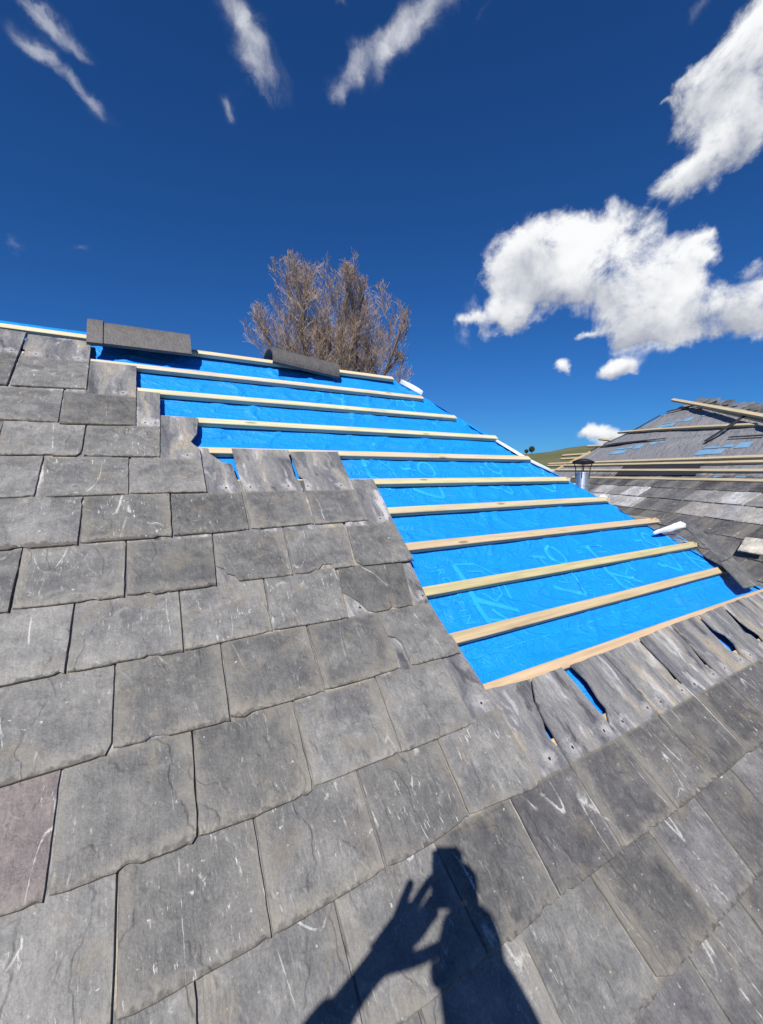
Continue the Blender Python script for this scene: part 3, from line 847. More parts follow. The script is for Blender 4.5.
far_band([(7.75, 2.08), (7.2, 2.12), (6.6, 2.03), (6.6, 2.0), (7.2, 2.06), (7.75, 2.03)], 'felt_tear', .04)
far_band([(7.90, 2.0), (8.06, 1.42), (8.44, .95), (8.62, .42), (8.58, .40), (8.38, .95), (8.0, 1.40), (7.84, 1.98)], 'torn_hip_edge', .018)
# face beyond the right hip (its slates are still on) and the rear
zb = F(0, -2.4).z
rp = [F(a, s, -.01) for a, s in RH]
apex = rp[0]
mb = MB()
E1 = apex + 3.4 * FP - V3((0, 0, .22))
mb.add([apex] + rp[1:] + [rp[-1] + 7.0 * FP, E1], [tuple(range(len(rp) + 2))])
lp = [F(a, s, -.01) for a, s in LH]
mb.add([apex, E1, lp[-1] + 7.0 * FP] + lp[:0:-1], [tuple(range(2 + len(lp) - 1 + 1))])
link('roof_slope', mb.me(), M_SLATES, FARH)
# ragged slates along the right hip, dark against the sky
mb = MB(); rr = random.Random(11)
for k in range(16):
    t = k / 15
    s = 2.36 - t * 1.5; a = lerp_h(RH, s)
    p = F(a, s, .0) - FD * .05
    mb.box((-.10, -.06, -.004), (.11, .07, .012 + rr.uniform(0, .012)), Matrix.Translation(p + FP * .08 + V3((0, 0, .008 + rr.uniform(0, .012)))) @ FROOF.to_4x4() @ Matrix.Rotation(rr.uniform(-.5, .5), 4, 'Z') @ Matrix.Rotation(rr.uniform(-.15, .25), 4, 'X'))
link('ragged_hip', mb.me(), M_SLATES, FARH)
# walls
FW = Matrix(((FD.x, FP.x, 0, 0), (FD.y, FP.y, 0, 0), (0, 0, 1, 0), (0, 0, 0, 1)))
mb = MB(); mb.box((.2, 3.2, 0), (9.0, 9.4, 3.2), Matrix.Translation(V3((CAM.x, CAM.y, 0))) @ FW)
link('stone_wall', mb.me(), M_WALL, FARH)
# nailed battens
for (pa, pb, t) in (((9.5, .30, .045), (2.9, .24, .045), 1.0), ((9.45, .235, .03), (3.0, .155, .03), .95), ((8.9, .055, .03), (2.9, -.02, .03), .95), ((7.6, -.195, .02), (2.9, -.17, .02), .9)):
    batten(pa, pb, FARH, th=.03, wd=.05, tint=(t, t, t), FR=F, frame=FROOF)
# ends poking out past the left hip
for (a0, s0, a1, s1) in ((8.25, 1.16, 8.9, 1.30), (8.3, .96, 8.95, 1.02), (8.45, .66, 9.5, .68), (8.55, .50, 9.3, .52)):
    batten((a1, s1, .03), (a0, s0, .03), FARH, th=.03, wd=.06, tint=(1, 1, 1), FR=F, frame=FROOF)
batten((8.75, -.02, .03), (8.42, .75, .03), FARH, 'hip_rafter', th=.04, wd=.06, tint=(1.1, .95, .8), FR=F, frame=FROOF)
# loose timbers
def loose(pa, pb, label, **k):
    o = batten(pa, pb, None, 'loose_batten', FR=F, frame=FROOF, **k)
    tag(o, label, 'batten', 'loose timbers lying on the grey felt')
loose((8.08, 2.50, .10), (4.4, .83, .14), 'long pale batten slanting down from the peak of the far grey roof', th=.04, wd=.06, tint=(1.05, 1.05, 1.05))
loose((6.95, 2.0, .06), (4.3, .74, .09), 'second pale batten lying just below the one that slants from the far peak', th=.03, wd=.04, tint=(1.0, 1.0, 1.0))
loose((8.42, 1.45, .05), (5.05, 1.04, .05), 'lone pale batten lying level across the middle of the grey felt', th=.035, wd=.05, tint=(.95, .95, .95), bend=.03)
o = batten((5.47, .70, .05), (5.37, 1.27, .09), None, 'dark_strip', FR=F, frame=FROOF, th=.012, wd=.06, mat=M_BLACKFELT)
tag(o, 'thin black strip slanting across the grey felt of the far roof', 'strip')
# far slates still in place
PAL = {1: [(.5, .5, .5), (.62, .6, .6), (.42, .42, .44), (.8, .8, .8)], 2: [(2.3, 2.3, 2.35), (2.6, 2.5, 2.4), (1.7, 1.7, 1.7), (.75, .75, .75)],
       3: [(2.5, 2.5, 2.55), (2.2, 2.1, 2.0), (2.7, 2.6, 2.45), (1.3, 1.3, 1.3), (.7, .7, .7)]}  # pale rows: weathering, with sun glare painted into the tint
rr = random.Random(23)
sb = [-.185, -.375, -.60, -.84, -1.06, -1.27, -1.47, -1.67, -1.87]
for j in range(1, len(sb)):
    a = 1.35 + rr.uniform(0, .3)
    top = 9.0
    while a < (7.3 if j < 5 else 5.6):
        w = rr.uniform(.33, .42) * (1 if j < 4 else 1.05)
        vb = sb[j]
        if a + w > 2.3 - (.3 if j > 4 else 0):
            uc = a + w / 2
            L = [(a + .004, vb), (a + .004, vb + .2)]; Rr_ = [(a + w - .004, vb + rr.uniform(-.006, .006)), (a + w - .004, vb + .2)]
            me = slate_mesh(L, Rr_, [], vb + .43, uc, vb, rr, th=.011, wob=2.0)
            M = Matrix.Translation(F(uc, vb, .012 + rr.uniform(0, .006))) @ FROOF.to_4x4() @ Matrix.Rotation(math.radians(rr.uniform(-1, 1)), 4, 'Y') @ Matrix.Rotation(math.radians(rr.uniform(-.8, .8)), 4, 'Z')
            o = link('slate', me, M_SLATE, FARH, M)
            pal = PAL.get(j, [(.62, .6, .6), (.7, .68, .66), (.55, .54, .54), (.78, .75, .72)])
            c = rr.choice(pal); k = rr.uniform(1.0, 1.25); o.color = (c[0] * k, c[1] * k, c[2] * k, 1); o['gauge'] = .30
        a += w
mb = MB()
mb.add([F(-5.0, -4.3, -.02), F(9.9, -4.3, -.02), F(9.2, -.15, -.02), F(2.4, -.15, -.02)], [(0, 1, 2, 3)])
for j in range(len(sb), 21):
    vb = -1.87 - .2 * (j - len(sb) + 1)
    for k in range(34):
        a = -4.6 + k * .4 + rr.uniform(0, .05)
        A = [(a, vb, .012), (a + .38, vb, .012), (a + .38, vb + .43, -.004), (a, vb + .43, -.004)]
        mb.add([F(*q) for q in A] + [F(q[0], q[1], q[2] - .01) for q in A], [(3, 2, 1, 0), (0, 1, 5, 4), (1, 2, 6, 5), (3, 0, 4, 7)])
for j in range(1, len(sb)):
    for k in range(9):
        a = 1.5 - k * .4
        if a < -2.4: break
        vb = sb[j]; A = [(a, vb, .012), (a + .38, vb, .012), (a + .38, vb + .43, -.004), (a, vb + .43, -.004)]
        if a < lerp_h(RH, vb + .43): break
        mb.add([F(*q) for q in A] + [F(q[0], q[1], q[2] - .01) for q in A], [(3, 2, 1, 0), (0, 1, 5, 4), (1, 2, 6, 5), (3, 0, 4, 7)])
o = link('slates', mb.me(), M_SLATES, FARH); o['kind'] = 'stuff'
# one pale slate lying loose on the dark ones
uc, vb = 3.06, -1.255
me = slate_mesh([(2.95, -1.245), (3.05, -1.06)], [(3.14, -1.255), (3.24, -1.07)], [], -1.06, uc, vb, random.Random(5), th=.012, wob=2)
o = link('loose_slate', me, M_SLATE, None, Matrix.Translation(F(uc, vb, .062)) @ FROOF.to_4x4())
o.color = (3.3, 3.1, 2.7, 1); o['gauge'] = 1.0
tag(o, 'pale buff slate lying loose on the dark slates of the far roof', 'slate')

# ---------------------------------------------------------------- flue
fd = V3((.925, .630, 0)); dist = 3.55
fp = CAM + fd * dist
rad = .050
t = thing('flue', (fp.x, fp.y, fp.z - 1.2), 'shiny steel flue pipe with a black rain cap, standing behind the blue hip', 'flue')
mb = MB()
lean = V3((.035, .02, 0))
def fl(z): return fp + V3((0, 0, z)) + lean * z * 4
mb.tube([fl(-1.2), fl(-.012)], rad, 24); mb.tube([fl(-.125), fl(-.11)], rad * 1.06, 24); mb.tube([fl(-.022), fl(-.008)], rad * 1.08, 24)
link('flue_pipe', mb.me(), M_STEEL, t)
mb = MB()
mb.tube([fl(.078), fl(.088), fl(.108)], [rad * 1.75, rad * 1.75, rad * .9], 24)
for k in range(4):
    a = k * math.pi / 2 + .5; o_ = V3((math.cos(a), math.sin(a), 0))
    mb.tube([fl(-.05) + o_ * rad * 1.05, fl(.04) + o_ * rad * 1.15, fl(.082) + o_ * rad * 1.5], .004, 6)
link('rain_cap', mb.me(), M_BLACK, t)

# ---------------------------------------------------------------- land
def hgt(x, y):
    d = math.hypot(x, y); az = math.degrees(math.atan2(x, y))
    if d < 40: return 0
    k = min(1, (d - 40) / 330); k = k * k * (3 - 2 * k)
    top = 14 + 15 * max(0, min(1, (az - 44) / 16)) + 5 * mnoise.noise(V3((az * .06, 1, 3))) + 2.0 * mnoise.noise(V3((az * .3, 4, 3)))
    far = max(0, (d - 500)) * -.02
    return k * top + k * 1.4 * mnoise.noise(V3((x * .02, y * .02, 0))) + far * .2
mb = MB(); NA = 180; rad_ = [0.0, 8, 16, 26, 36, 45, 56, 70, 85, 100, 120, 140, 165, 190, 220, 250, 290, 330, 370, 420, 500, 700, 1100, 1800, 3000]
vs = [V3((0, 0, 0))]; fs = []
for i, r in enumerate(rad_[1:]):
    for k in range(NA):
        a = 2 * math.pi * k / NA; x, y = r * math.sin(a), r * math.cos(a)
        vs.append(V3((x, y, hgt(x, y))))
for k in range(NA): fs.append((0, 1 + (k + 1) % NA, 1 + k))
for i in range(len(rad_) - 2):
    for k in range(NA):
        a = 1 + i * NA; fs.append((a + k, a + (k + 1) % NA, a + NA + (k + 1) % NA, a + NA + k))
o = link('ground', mesh(vs, fs), M_GRASS, None, None, True); o['kind'] = 'structure'
# two small dark trees on the skyline
for az, d, h, lab in ((49.1, 330, 3.2, 'small round dark tree on the far hill skyline'), (49.75, 335, 5.2, 'taller dark tree on the far hill skyline beside a smaller one')):
    x, y = d * math.sin(math.radians(az)), d * math.cos(math.radians(az)); z = hgt(x, y)
    t = thing('tree', (x, y, z), lab, 'tree', 'distant trees on the hill')
    mb = MB(); mb.tube([(x, y, z - .5), (x, y, z + h * .5)], [.35, .2], 6); link('trunk', mb.me(), M_BARK, t)
    mb = MB(); rr = random.Random(int(az * 10))
    for k in range(900):
        q = V3((rr.gauss(0, 1), rr.gauss(0, 1), rr.gauss(0, 1))).normalized() * (rr.random() ** .4)
        c = V3((x, y, z + h * .62)) + V3((q.x * h * .42, q.y * h * .42, q.z * h * .4)) * (1 + .25 * mnoise.noise(q * 3))
        u = V3((rr.gauss(0, 1), rr.gauss(0, 1), rr.gauss(0, 1))).normalized() * .35; w = u.orthogonal().normalized() * .35
        mb.add([c - u, c + w, c + u, c - w], [(0, 1, 2, 3)])
    link('crown', mb.me(), M_BUSH, t)

# ---------------------------------------------------------------- bare tree behind the ridge
TD = 21.0; taz = math.radians(22.7)
tb = V3((TD * math.sin(taz), TD * math.cos(taz) - .7, 0)); tb.z = 0
TREE = thing('bare_tree', tb, 'leafless tree with fine russet twigs rising behind the ridge', 'tree')
rr = random.Random(4)
limbs = MB(); twigs = MB(); trunk = MB()
NTW = [0]
def outside(q):
    c = q - (tb + V3((0, 0, 10.1)))
    k = .98 + .22 * mnoise.noise(V3((c.x * .55, c.y * .55, c.z * .55))) + .12 * mnoise.noise(V3((c.x * 1.7, c.y * 1.7, c.z * 1.7)))
    return (c.x / 4.3) ** 2 + (c.y / 4.3) ** 2 + (c.z / 4.75) ** 2 > k * k
def shoot(p, d, r, L, lev):
    """one axis with side shoots all along it; lev 1 = main stem ... 5 = twig"""
    n = 7 if lev < 4 else 3
    pts = [p.copy()]; rs = [r]; q = p.copy(); dd = d.copy()
    wob = (.05, .05, .075, .10, .14, .16)[lev]
    for i in range(n):
        dd = (dd + V3((rr.gauss(0, wob), rr.gauss(0, wob), rr.gauss(.035, wob * .6)))).normalized()
        if i > 0 and q.z > tb.z + 8 and outside(q + dd * L / n): break
        q = q + dd * L / n; pts.append(q.copy()); rs.append(max(.0058, r * (1 - .8 * (i + 1) / n)))
    n = len(pts) - 1
    tgt = limbs if lev <= 3 else twigs
    tgt.tube(pts, rs, 7 if lev == 1 else (5 if lev == 2 else 3), cap=False)
    if lev >= 5: return
    kids = (0, 11, 8, 5, 4)[lev]
    for k in range(kids):
        t = (.16, .12, .15, .2, .25, .3)[lev] + (1 - .18) * (k + rr.random()) / kids
        t = min(.98, t); x = t * n; i = min(n - 1, int(x)); f = x - i
        b = pts[i].lerp(pts[i + 1], f); tn = (pts[i + 1] - pts[i]).normalized()
        ax = V3((rr.gauss(0, 1), rr.gauss(0, 1), rr.gauss(0, .6))); ax = (ax - tn * ax.dot(tn)).normalized()
        sp = math.radians(rr.uniform(22, 46))
        nd = tn * math.cos(sp) + ax * math.sin(sp); nd.z += .38; nd.normalize()
        ln = L * (1.0 - .62 * t) * rr.uniform(.36, .66)
        if ln < .30: ln = .34 * rr.uniform(.7, 1.3)
        shoot(b, nd, max(.0058, (rs[i] * (1 - f) + rs[i + 1] * f) * rr.uniform(.4, .6)), ln, lev + 1)
fork = tb + V3((0, 0, 4.7))
trunk.tube([tb - V3((0, 0, .3)), tb + V3((.03, 0, 1.9)), tb + V3((0, .03, 3.7)), fork + V3((0, 0, .3))], [.36, .28, .25, .24], 12)
for k in range(11):
    a = k * 2.4 + .4; sp = math.radians((4, 12, 18, 25, 14, 21, 29, 9, 33, 24, 30)[k])
    d = V3((math.sin(sp) * math.cos(a), math.sin(sp) * math.sin(a), math.cos(sp)))
    shoot(fork + V3((0, 0, rr.uniform(-.5, .2))), d, .115, rr.uniform(9.6, 10.6), 1)
print('TREE', len(limbs.f), len(twigs.f))
link('trunk', trunk.me(), M_BARK, TREE, None, True)
link('limbs', limbs.me(), M_BARK, TREE, None, True)
link('twigs', twigs.me(), M_TWIG, TREE, None, False)

# ---------------------------------------------------------------- the photographer, whose shadow falls on the slates
CR = V3((.8687, -.49534, 0)); CD = V3((-.048144, -.084433, -.995265)); CF = V3((.492993, .864587, -.097194))
RC = Matrix((CR, -CD, -CF)).transposed()
def C(x, y, z): return CAM + RC @ V3((x, y, z))          # beside the lens: right, up, back
HF = V3((.49534, .8687, 0))
def Pn(x, y, z): return CAM + CR * x + HF * y + V3((0, 0, z))
def skinned(name, chains, mat, parent, levels=2):
    """each chain: list of (point, radius or (rx, ry)); points shared by position are joined"""
    vs = []; idx = {}; es = []; rad = []; roots = []
    for ch in chains:
        last = None
        for j, (p, r) in enumerate(ch):
            key = tuple(round(c, 4) for c in p)
            if key not in idx:
                idx[key] = len(vs); vs.append(V3(p)); rad.append(r if isinstance(r, tuple) else (r, r))
                if last is None: roots.append(idx[key])
            if last is not None and last != idx[key]: es.append((last, idx[key]))
            last = idx[key]
    base = BASES[parent]
    me = bpy.data.meshes.new(name)
    me.from_pydata([tuple(v - base) for v in vs], es, []); me.update()
    o = bpy.data.objects.new(name, me); COL.objects.link(o); o.parent = parent; BASES[o] = base
    sm = o.modifiers.new('skin', 'SKIN'); sm.use_smooth_shade = True; sm.branch_smoothing = .4
    if not me.skin_vertices: pass
    lay = me.skin_vertices[0].data
    for i, r in enumerate(rad): lay[i].radius = r; lay[i].use_root = i in roots
    ss = o.modifiers.new('sub', 'SUBSURF'); ss.levels = levels; ss.render_levels = levels
    me.materials.append(mat)
    return o
pel = Pn(.0, -.36, -.82)
def roofz(p): return 4 + p.y * math.tan(PITCH)
lf = Pn(-.12, -.28, 0); lf.z = roofz(lf) + .10
rf = Pn(.15, -.42, 0); rf.z = roofz(rf) + .10
base = (lf + rf) / 2; base.z -= .1
PER = thing('person', base, 'person in a navy jacket standing on the slates, holding a phone up in both hands', 'person')
def Ph(x, y, z): return Pn(x - .014, y + .045, z + .055)
head = Ph(.02, -.33, .01); neck = Pn(.012, -.34, -.10); nb = Pn(.018, -.36, -.17); chest = Pn(.01, -.37, -.36); waist = Pn(.01, -.365, -.62)
LSh = Pn(-.175, -.365, -.22); RSh = Pn(.225, -.355, -.18)
LEl = C(-.335, -.30, .20); LWr = C(-.178, -.142, .096); REl = C(.150, -.275, .215); RWr = C(.048, -.098, .076)
lk = (lf + Pn(-.10, -.33, -.82)) / 2 + HF * .06; rk = (rf + Pn(.10, -.38, -.82)) / 2 + HF * .06
LH_ = Pn(-.095, -.36, -.86); RH_ = Pn(.095, -.365, -.87)
LP = C(-.127, -.108, .074); RP = C(.058, -.066, .036)
body = [
    [(pel, (.12, .085)), (waist, (.11, .075)), (chest, (.13, .08)), (nb, (.06, .055)), (neck, .055), (Ph(.02, -.345, -.07), .062), (head, (.074, .088)), (Ph(.02, -.335, .075), (.066, .075))],
    [(nb, (.06, .055)), (LSh, .045), (LEl.lerp(LSh, .5), .047), (LEl, .04), (LEl.lerp(LWr, .4), .037), (LWr, (.026, .023)), (LP, (.032, .018))],
    [(nb, (.06, .055)), (RSh, .045), (REl.lerp(RSh, .5), .047), (REl, .04), (REl.lerp(RWr, .4), .037), (RWr, (.034, .034)), (RP, (.026, .040))],
    [(pel, (.12, .085)), (LH_, .075), (lk, .05), (lf, .04)],
    [(pel, (.12, .085)), (RH_, .075), (rk, .05), (rf, .04)],
    [(LWr, .022), (C(-.148, -.112, .078), .017), (C(-.105, -.074, .048), .0115)],
    [(LWr, .022), (C(-.142, -.116, .079), .018), (C(-.093, -.080, .056), .0115)],
    [(LWr, .022), (C(-.138, -.120, .082), .018), (C(-.082, -.090, .065), .0115)],
    [(LWr, .022), (C(-.136, -.126, .087), .018), (C(-.085, -.108, .080), .012)],
    [(LWr, .022), (C(-.140, -.130, .092), .018), (C(-.100, -.121, .0915), .013)],
    [(LWr, .022), (C(-.112, -.104, .074), .026), (C(-.078, -.090, .066), .023), (C(-.052, -.078, .060), .016)],
    [(LWr, .022), (C(-.112, -.094, .064), .022), (C(-.086, -.068, .047), .019), (C(-.066, -.056, .040), .013)],
    # left hand: fingers reach for the screen, thumb swings across below
    [(C(-.122, -.098, .064), .0132), (C(-.105, -.072, .046), .0118), (C(-.094, -.052, .033), .0102), (C(-.083, -.037, .022), .0096), (C(-.075, -.026, .013), .0082)],
    [(C(-.115, -.098, .066), .0132), (C(-.091, -.078, .055), .0118), (C(-.062, -.047, .036), .0106), (C(-.044, -.029, .025), .0096), (C(-.029, -.014, .019), .0082)],
    [(C(-.108, -.104, .070), .0132), (C(-.080, -.088, .064), .0114), (C(-.050, -.061, .048), .0102), (C(-.032, -.046, .038), .0094), (C(-.018, -.034, .030), .0079)],
    [(C(-.100, -.108, .076), .015), (C(-.072, -.094, .070), .0145), (C(-.050, -.078, .060), .0125), (C(-.034, -.068, .053), .0105), (C(-.022, -.062, .049), .0085)],
    [(C(-.142, -.124, .088), .0174), (C(-.100, -.122, .092), .0150), (C(-.055, -.114, .090), .0126), (C(-.025, -.104, .086), .0118), (C(0, -.096, .081), .0096)],
    [(RWr, (.034, .034)), (C(.050, -.080, .058), .030), (C(.054, -.064, .040), .026)],
    # right hand closed round the phone's right edge
    [(C(.066, -.040, .020), .0132), (C(.062, -.026, .004), .0118), (C(.046, -.020, -.010), .0102), (C(.026, -.020, -.010), .0084)],
    [(C(.068, -.056, .020), .0132), (C(.063, -.046, .002), .0118), (C(.046, -.042, -.012), .0102), (C(.020, -.043, -.012), .0084)],
    [(C(.068, -.072, .022), .0132), (C(.062, -.066, .002), .0114), (C(.044, -.063, -.011), .0102), (C(.020, -.064, -.011), .0082)],
    [(C(.064, -.086, .026), .0126), (C(.058, -.084, .004), .0108), (C(.042, -.082, -.008), .0094), (C(.024, -.083, -.008), .0072)],
    [(C(.060, -.072, .044), .0168), (C(.056, -.044, .036), .0138), (C(.044, -.022, .024), .0118), (C(.034, -.008, .0195), .0094)],
]
skinned('body', body, M_SKIN, PER)
skinned('jacket', [
    [(pel + V3((0, 0, -.04)), (.185, .135)), (waist, (.18, .13)), (chest, (.205, .14)), (nb + V3((0, 0, -.01)), (.10, .09)), (neck + V3((0, 0, -.035)), .075)],
    [(nb + V3((0, 0, -.01)), (.10, .09)), (LSh, .085), (LEl.lerp(LSh, .5), .068), (LEl, .060), (LEl.lerp(LWr, .45), .052), (LEl.lerp(LWr, .86), .036)],
    [(nb + V3((0, 0, -.01)), (.10, .09)), (RSh, .085), (REl.lerp(RSh, .5), .068), (REl, .062), (REl.lerp(RWr, .45), .068), (REl.lerp(RWr, .80), .046), (REl.lerp(RWr, .97), .034)]], M_COAT, PER)
skinned('trousers', [
    [(waist + V3((0, 0, -.1)), (.155, .115)), (pel, (.17, .13)), (LH_, .105), (lk, .080), (lf + V3((0, 0, .03)), .062)],
    [(pel, (.17, .13)), (RH_, .105), (rk, .080), (rf + V3((0, 0, .03)), .062)]], M_TROUS, PER)
for f_ in (lf, rf):
    toe = f_ + HF * .17; toe.z = roofz(toe) + .05; heel = f_ - HF * .05; heel.z = roofz(heel) + .05
    a = f_ + V3((0, 0, .06))
    skinned('boot', [[(a, .055), (f_ + V3((0, 0, -.035)), .055), (f_.lerp(toe, .5) + V3((0, 0, .0)), (.05, .045)), (toe, (.045, .035))], [(f_ + V3((0, 0, -.035)), .055), (heel, .045)]], M_BOOT, PER)
skinned('hair', [[(Ph(.02, -.385, -.03), (.065, .06)), (Ph(.02, -.375, .05), (.08, .075)), (Ph(.02, -.345, .095), (.072, .075)), (Ph(.02, -.30, .105), (.055, .03))]], M_HAIR, PER)
def ball(c, r, sc=(1, 1, 1)):
    me = bpy.data.meshes.new('ball'); bm = bmesh.new(); bmesh.ops.create_uvsphere(bm, u_segments=16, v_segments=10, radius=r)
    for v in bm.verts: v.co = V3((v.co.x * sc[0], v.co.y * sc[1], v.co.z * sc[2]))
    bm.to_mesh(me); bm.free(); return me
for s in (-1, 1):
    e = link('eye', ball(None, .0125), M_EYE, PER, Matrix.Translation(Ph(.02 + s * .031, -.257, .012)), True)
    link('iris', ball(None, .0062), M_IRIS, PER, Matrix.Translation(Ph(.02 + s * .031, -.247, .012)), True)
    link('ear', ball(None, .026, (.35, .6, 1)), M_SKIN, PER, Matrix.Translation(Ph(.02 + s * .070, -.335, .0)), True)
skinned('nose', [[(Ph(.02, -.262, .015), .009), (Ph(.02, -.243, -.012), .012), (Ph(.02, -.235, -.026), (.014, .011))]], M_SKIN, PER)
link('mouth', ball(None, .022, (1, .35, .22)), plain('lips', (.42, .17, .14), .5), PER, Matrix.Translation(Ph(.02, -.262, -.062)), True)
# phone
PH = thing('phone', C(.004, -.026, .007), 'black phone held upright in both hands', 'phone')
bm = bmesh.new(); bmesh.ops.create_cube(bm, size=1)
for v in bm.verts: v.co = V3((v.co.x * .072, v.co.y * .137, v.co.z * .008))
bmesh.ops.bevel(bm, geom=[e for e in bm.edges if abs(e.verts[0].co.z - e.verts[1].co.z) > .004], offset=.009, segments=4, affect='EDGES')
bmesh.ops.bevel(bm, geom=bm.edges[:], offset=.001, segments=2, affect='EDGES')
me = bpy.data.meshes.new('m'); bm.to_mesh(me); bm.free()
Mp = Matrix.Translation(C(.004, -.026, .0085)) @ RC.to_4x4()
link('phone_body', me, M_PHONE, PH, Mp)
mb = MB(); mb.box((-.033, -.064, .0041), (.033, .064, .0046))
link('screen', mb.me(), plain('dark phone screen', (.02, .022, .03), .1), PH, Mp)
# ---------------------------------------------------------------- camera
cam = bpy.data.cameras.new('camera'); co = bpy.data.objects.new('camera', cam); COL.objects.link(co)
co.matrix_world = Matrix.Translation(CAM) @ RC.to_4x4()
cam.sensor_fit = 'VERTICAL'; cam.sensor_height = 36.0; cam.lens = 409.6 / 1024 * 36.0
cam.clip_start = .002; cam.clip_end = 6000
SC.camera = co

# ---------------------------------------------------------------- sun and sky
SUN_TRAVEL = V3((.44284, .54033, -.71549)).normalized()
sd = bpy.data.lights.new('sun', 'SUN'); sd.energy = SUN_E; sd.angle = math.radians(.53); sd.color = (1, .955, .89)
so = bpy.data.objects.new('sun', sd); COL.objects.link(so); so.location = (0, 0, 30)
so.rotation_euler = SUN_TRAVEL.to_track_quat('-Z', 'Y').to_euler()
W = bpy.data.worlds.new('World'); SC.world = W; W.use_nodes = True
t = NT('', W)
sky = t.n('ShaderNodeTexSky', sky_type='NISHITA'); sky.sun_disc = False
to = -SUN_TRAVEL
sky.sun_elevation = math.asin(to.z); sky.sun_rotation = math.atan2(to.x, to.y)
sky.altitude = 300; sky.air_density = 1.0; sky.dust_density = .1; sky.ozone_density = 5.0
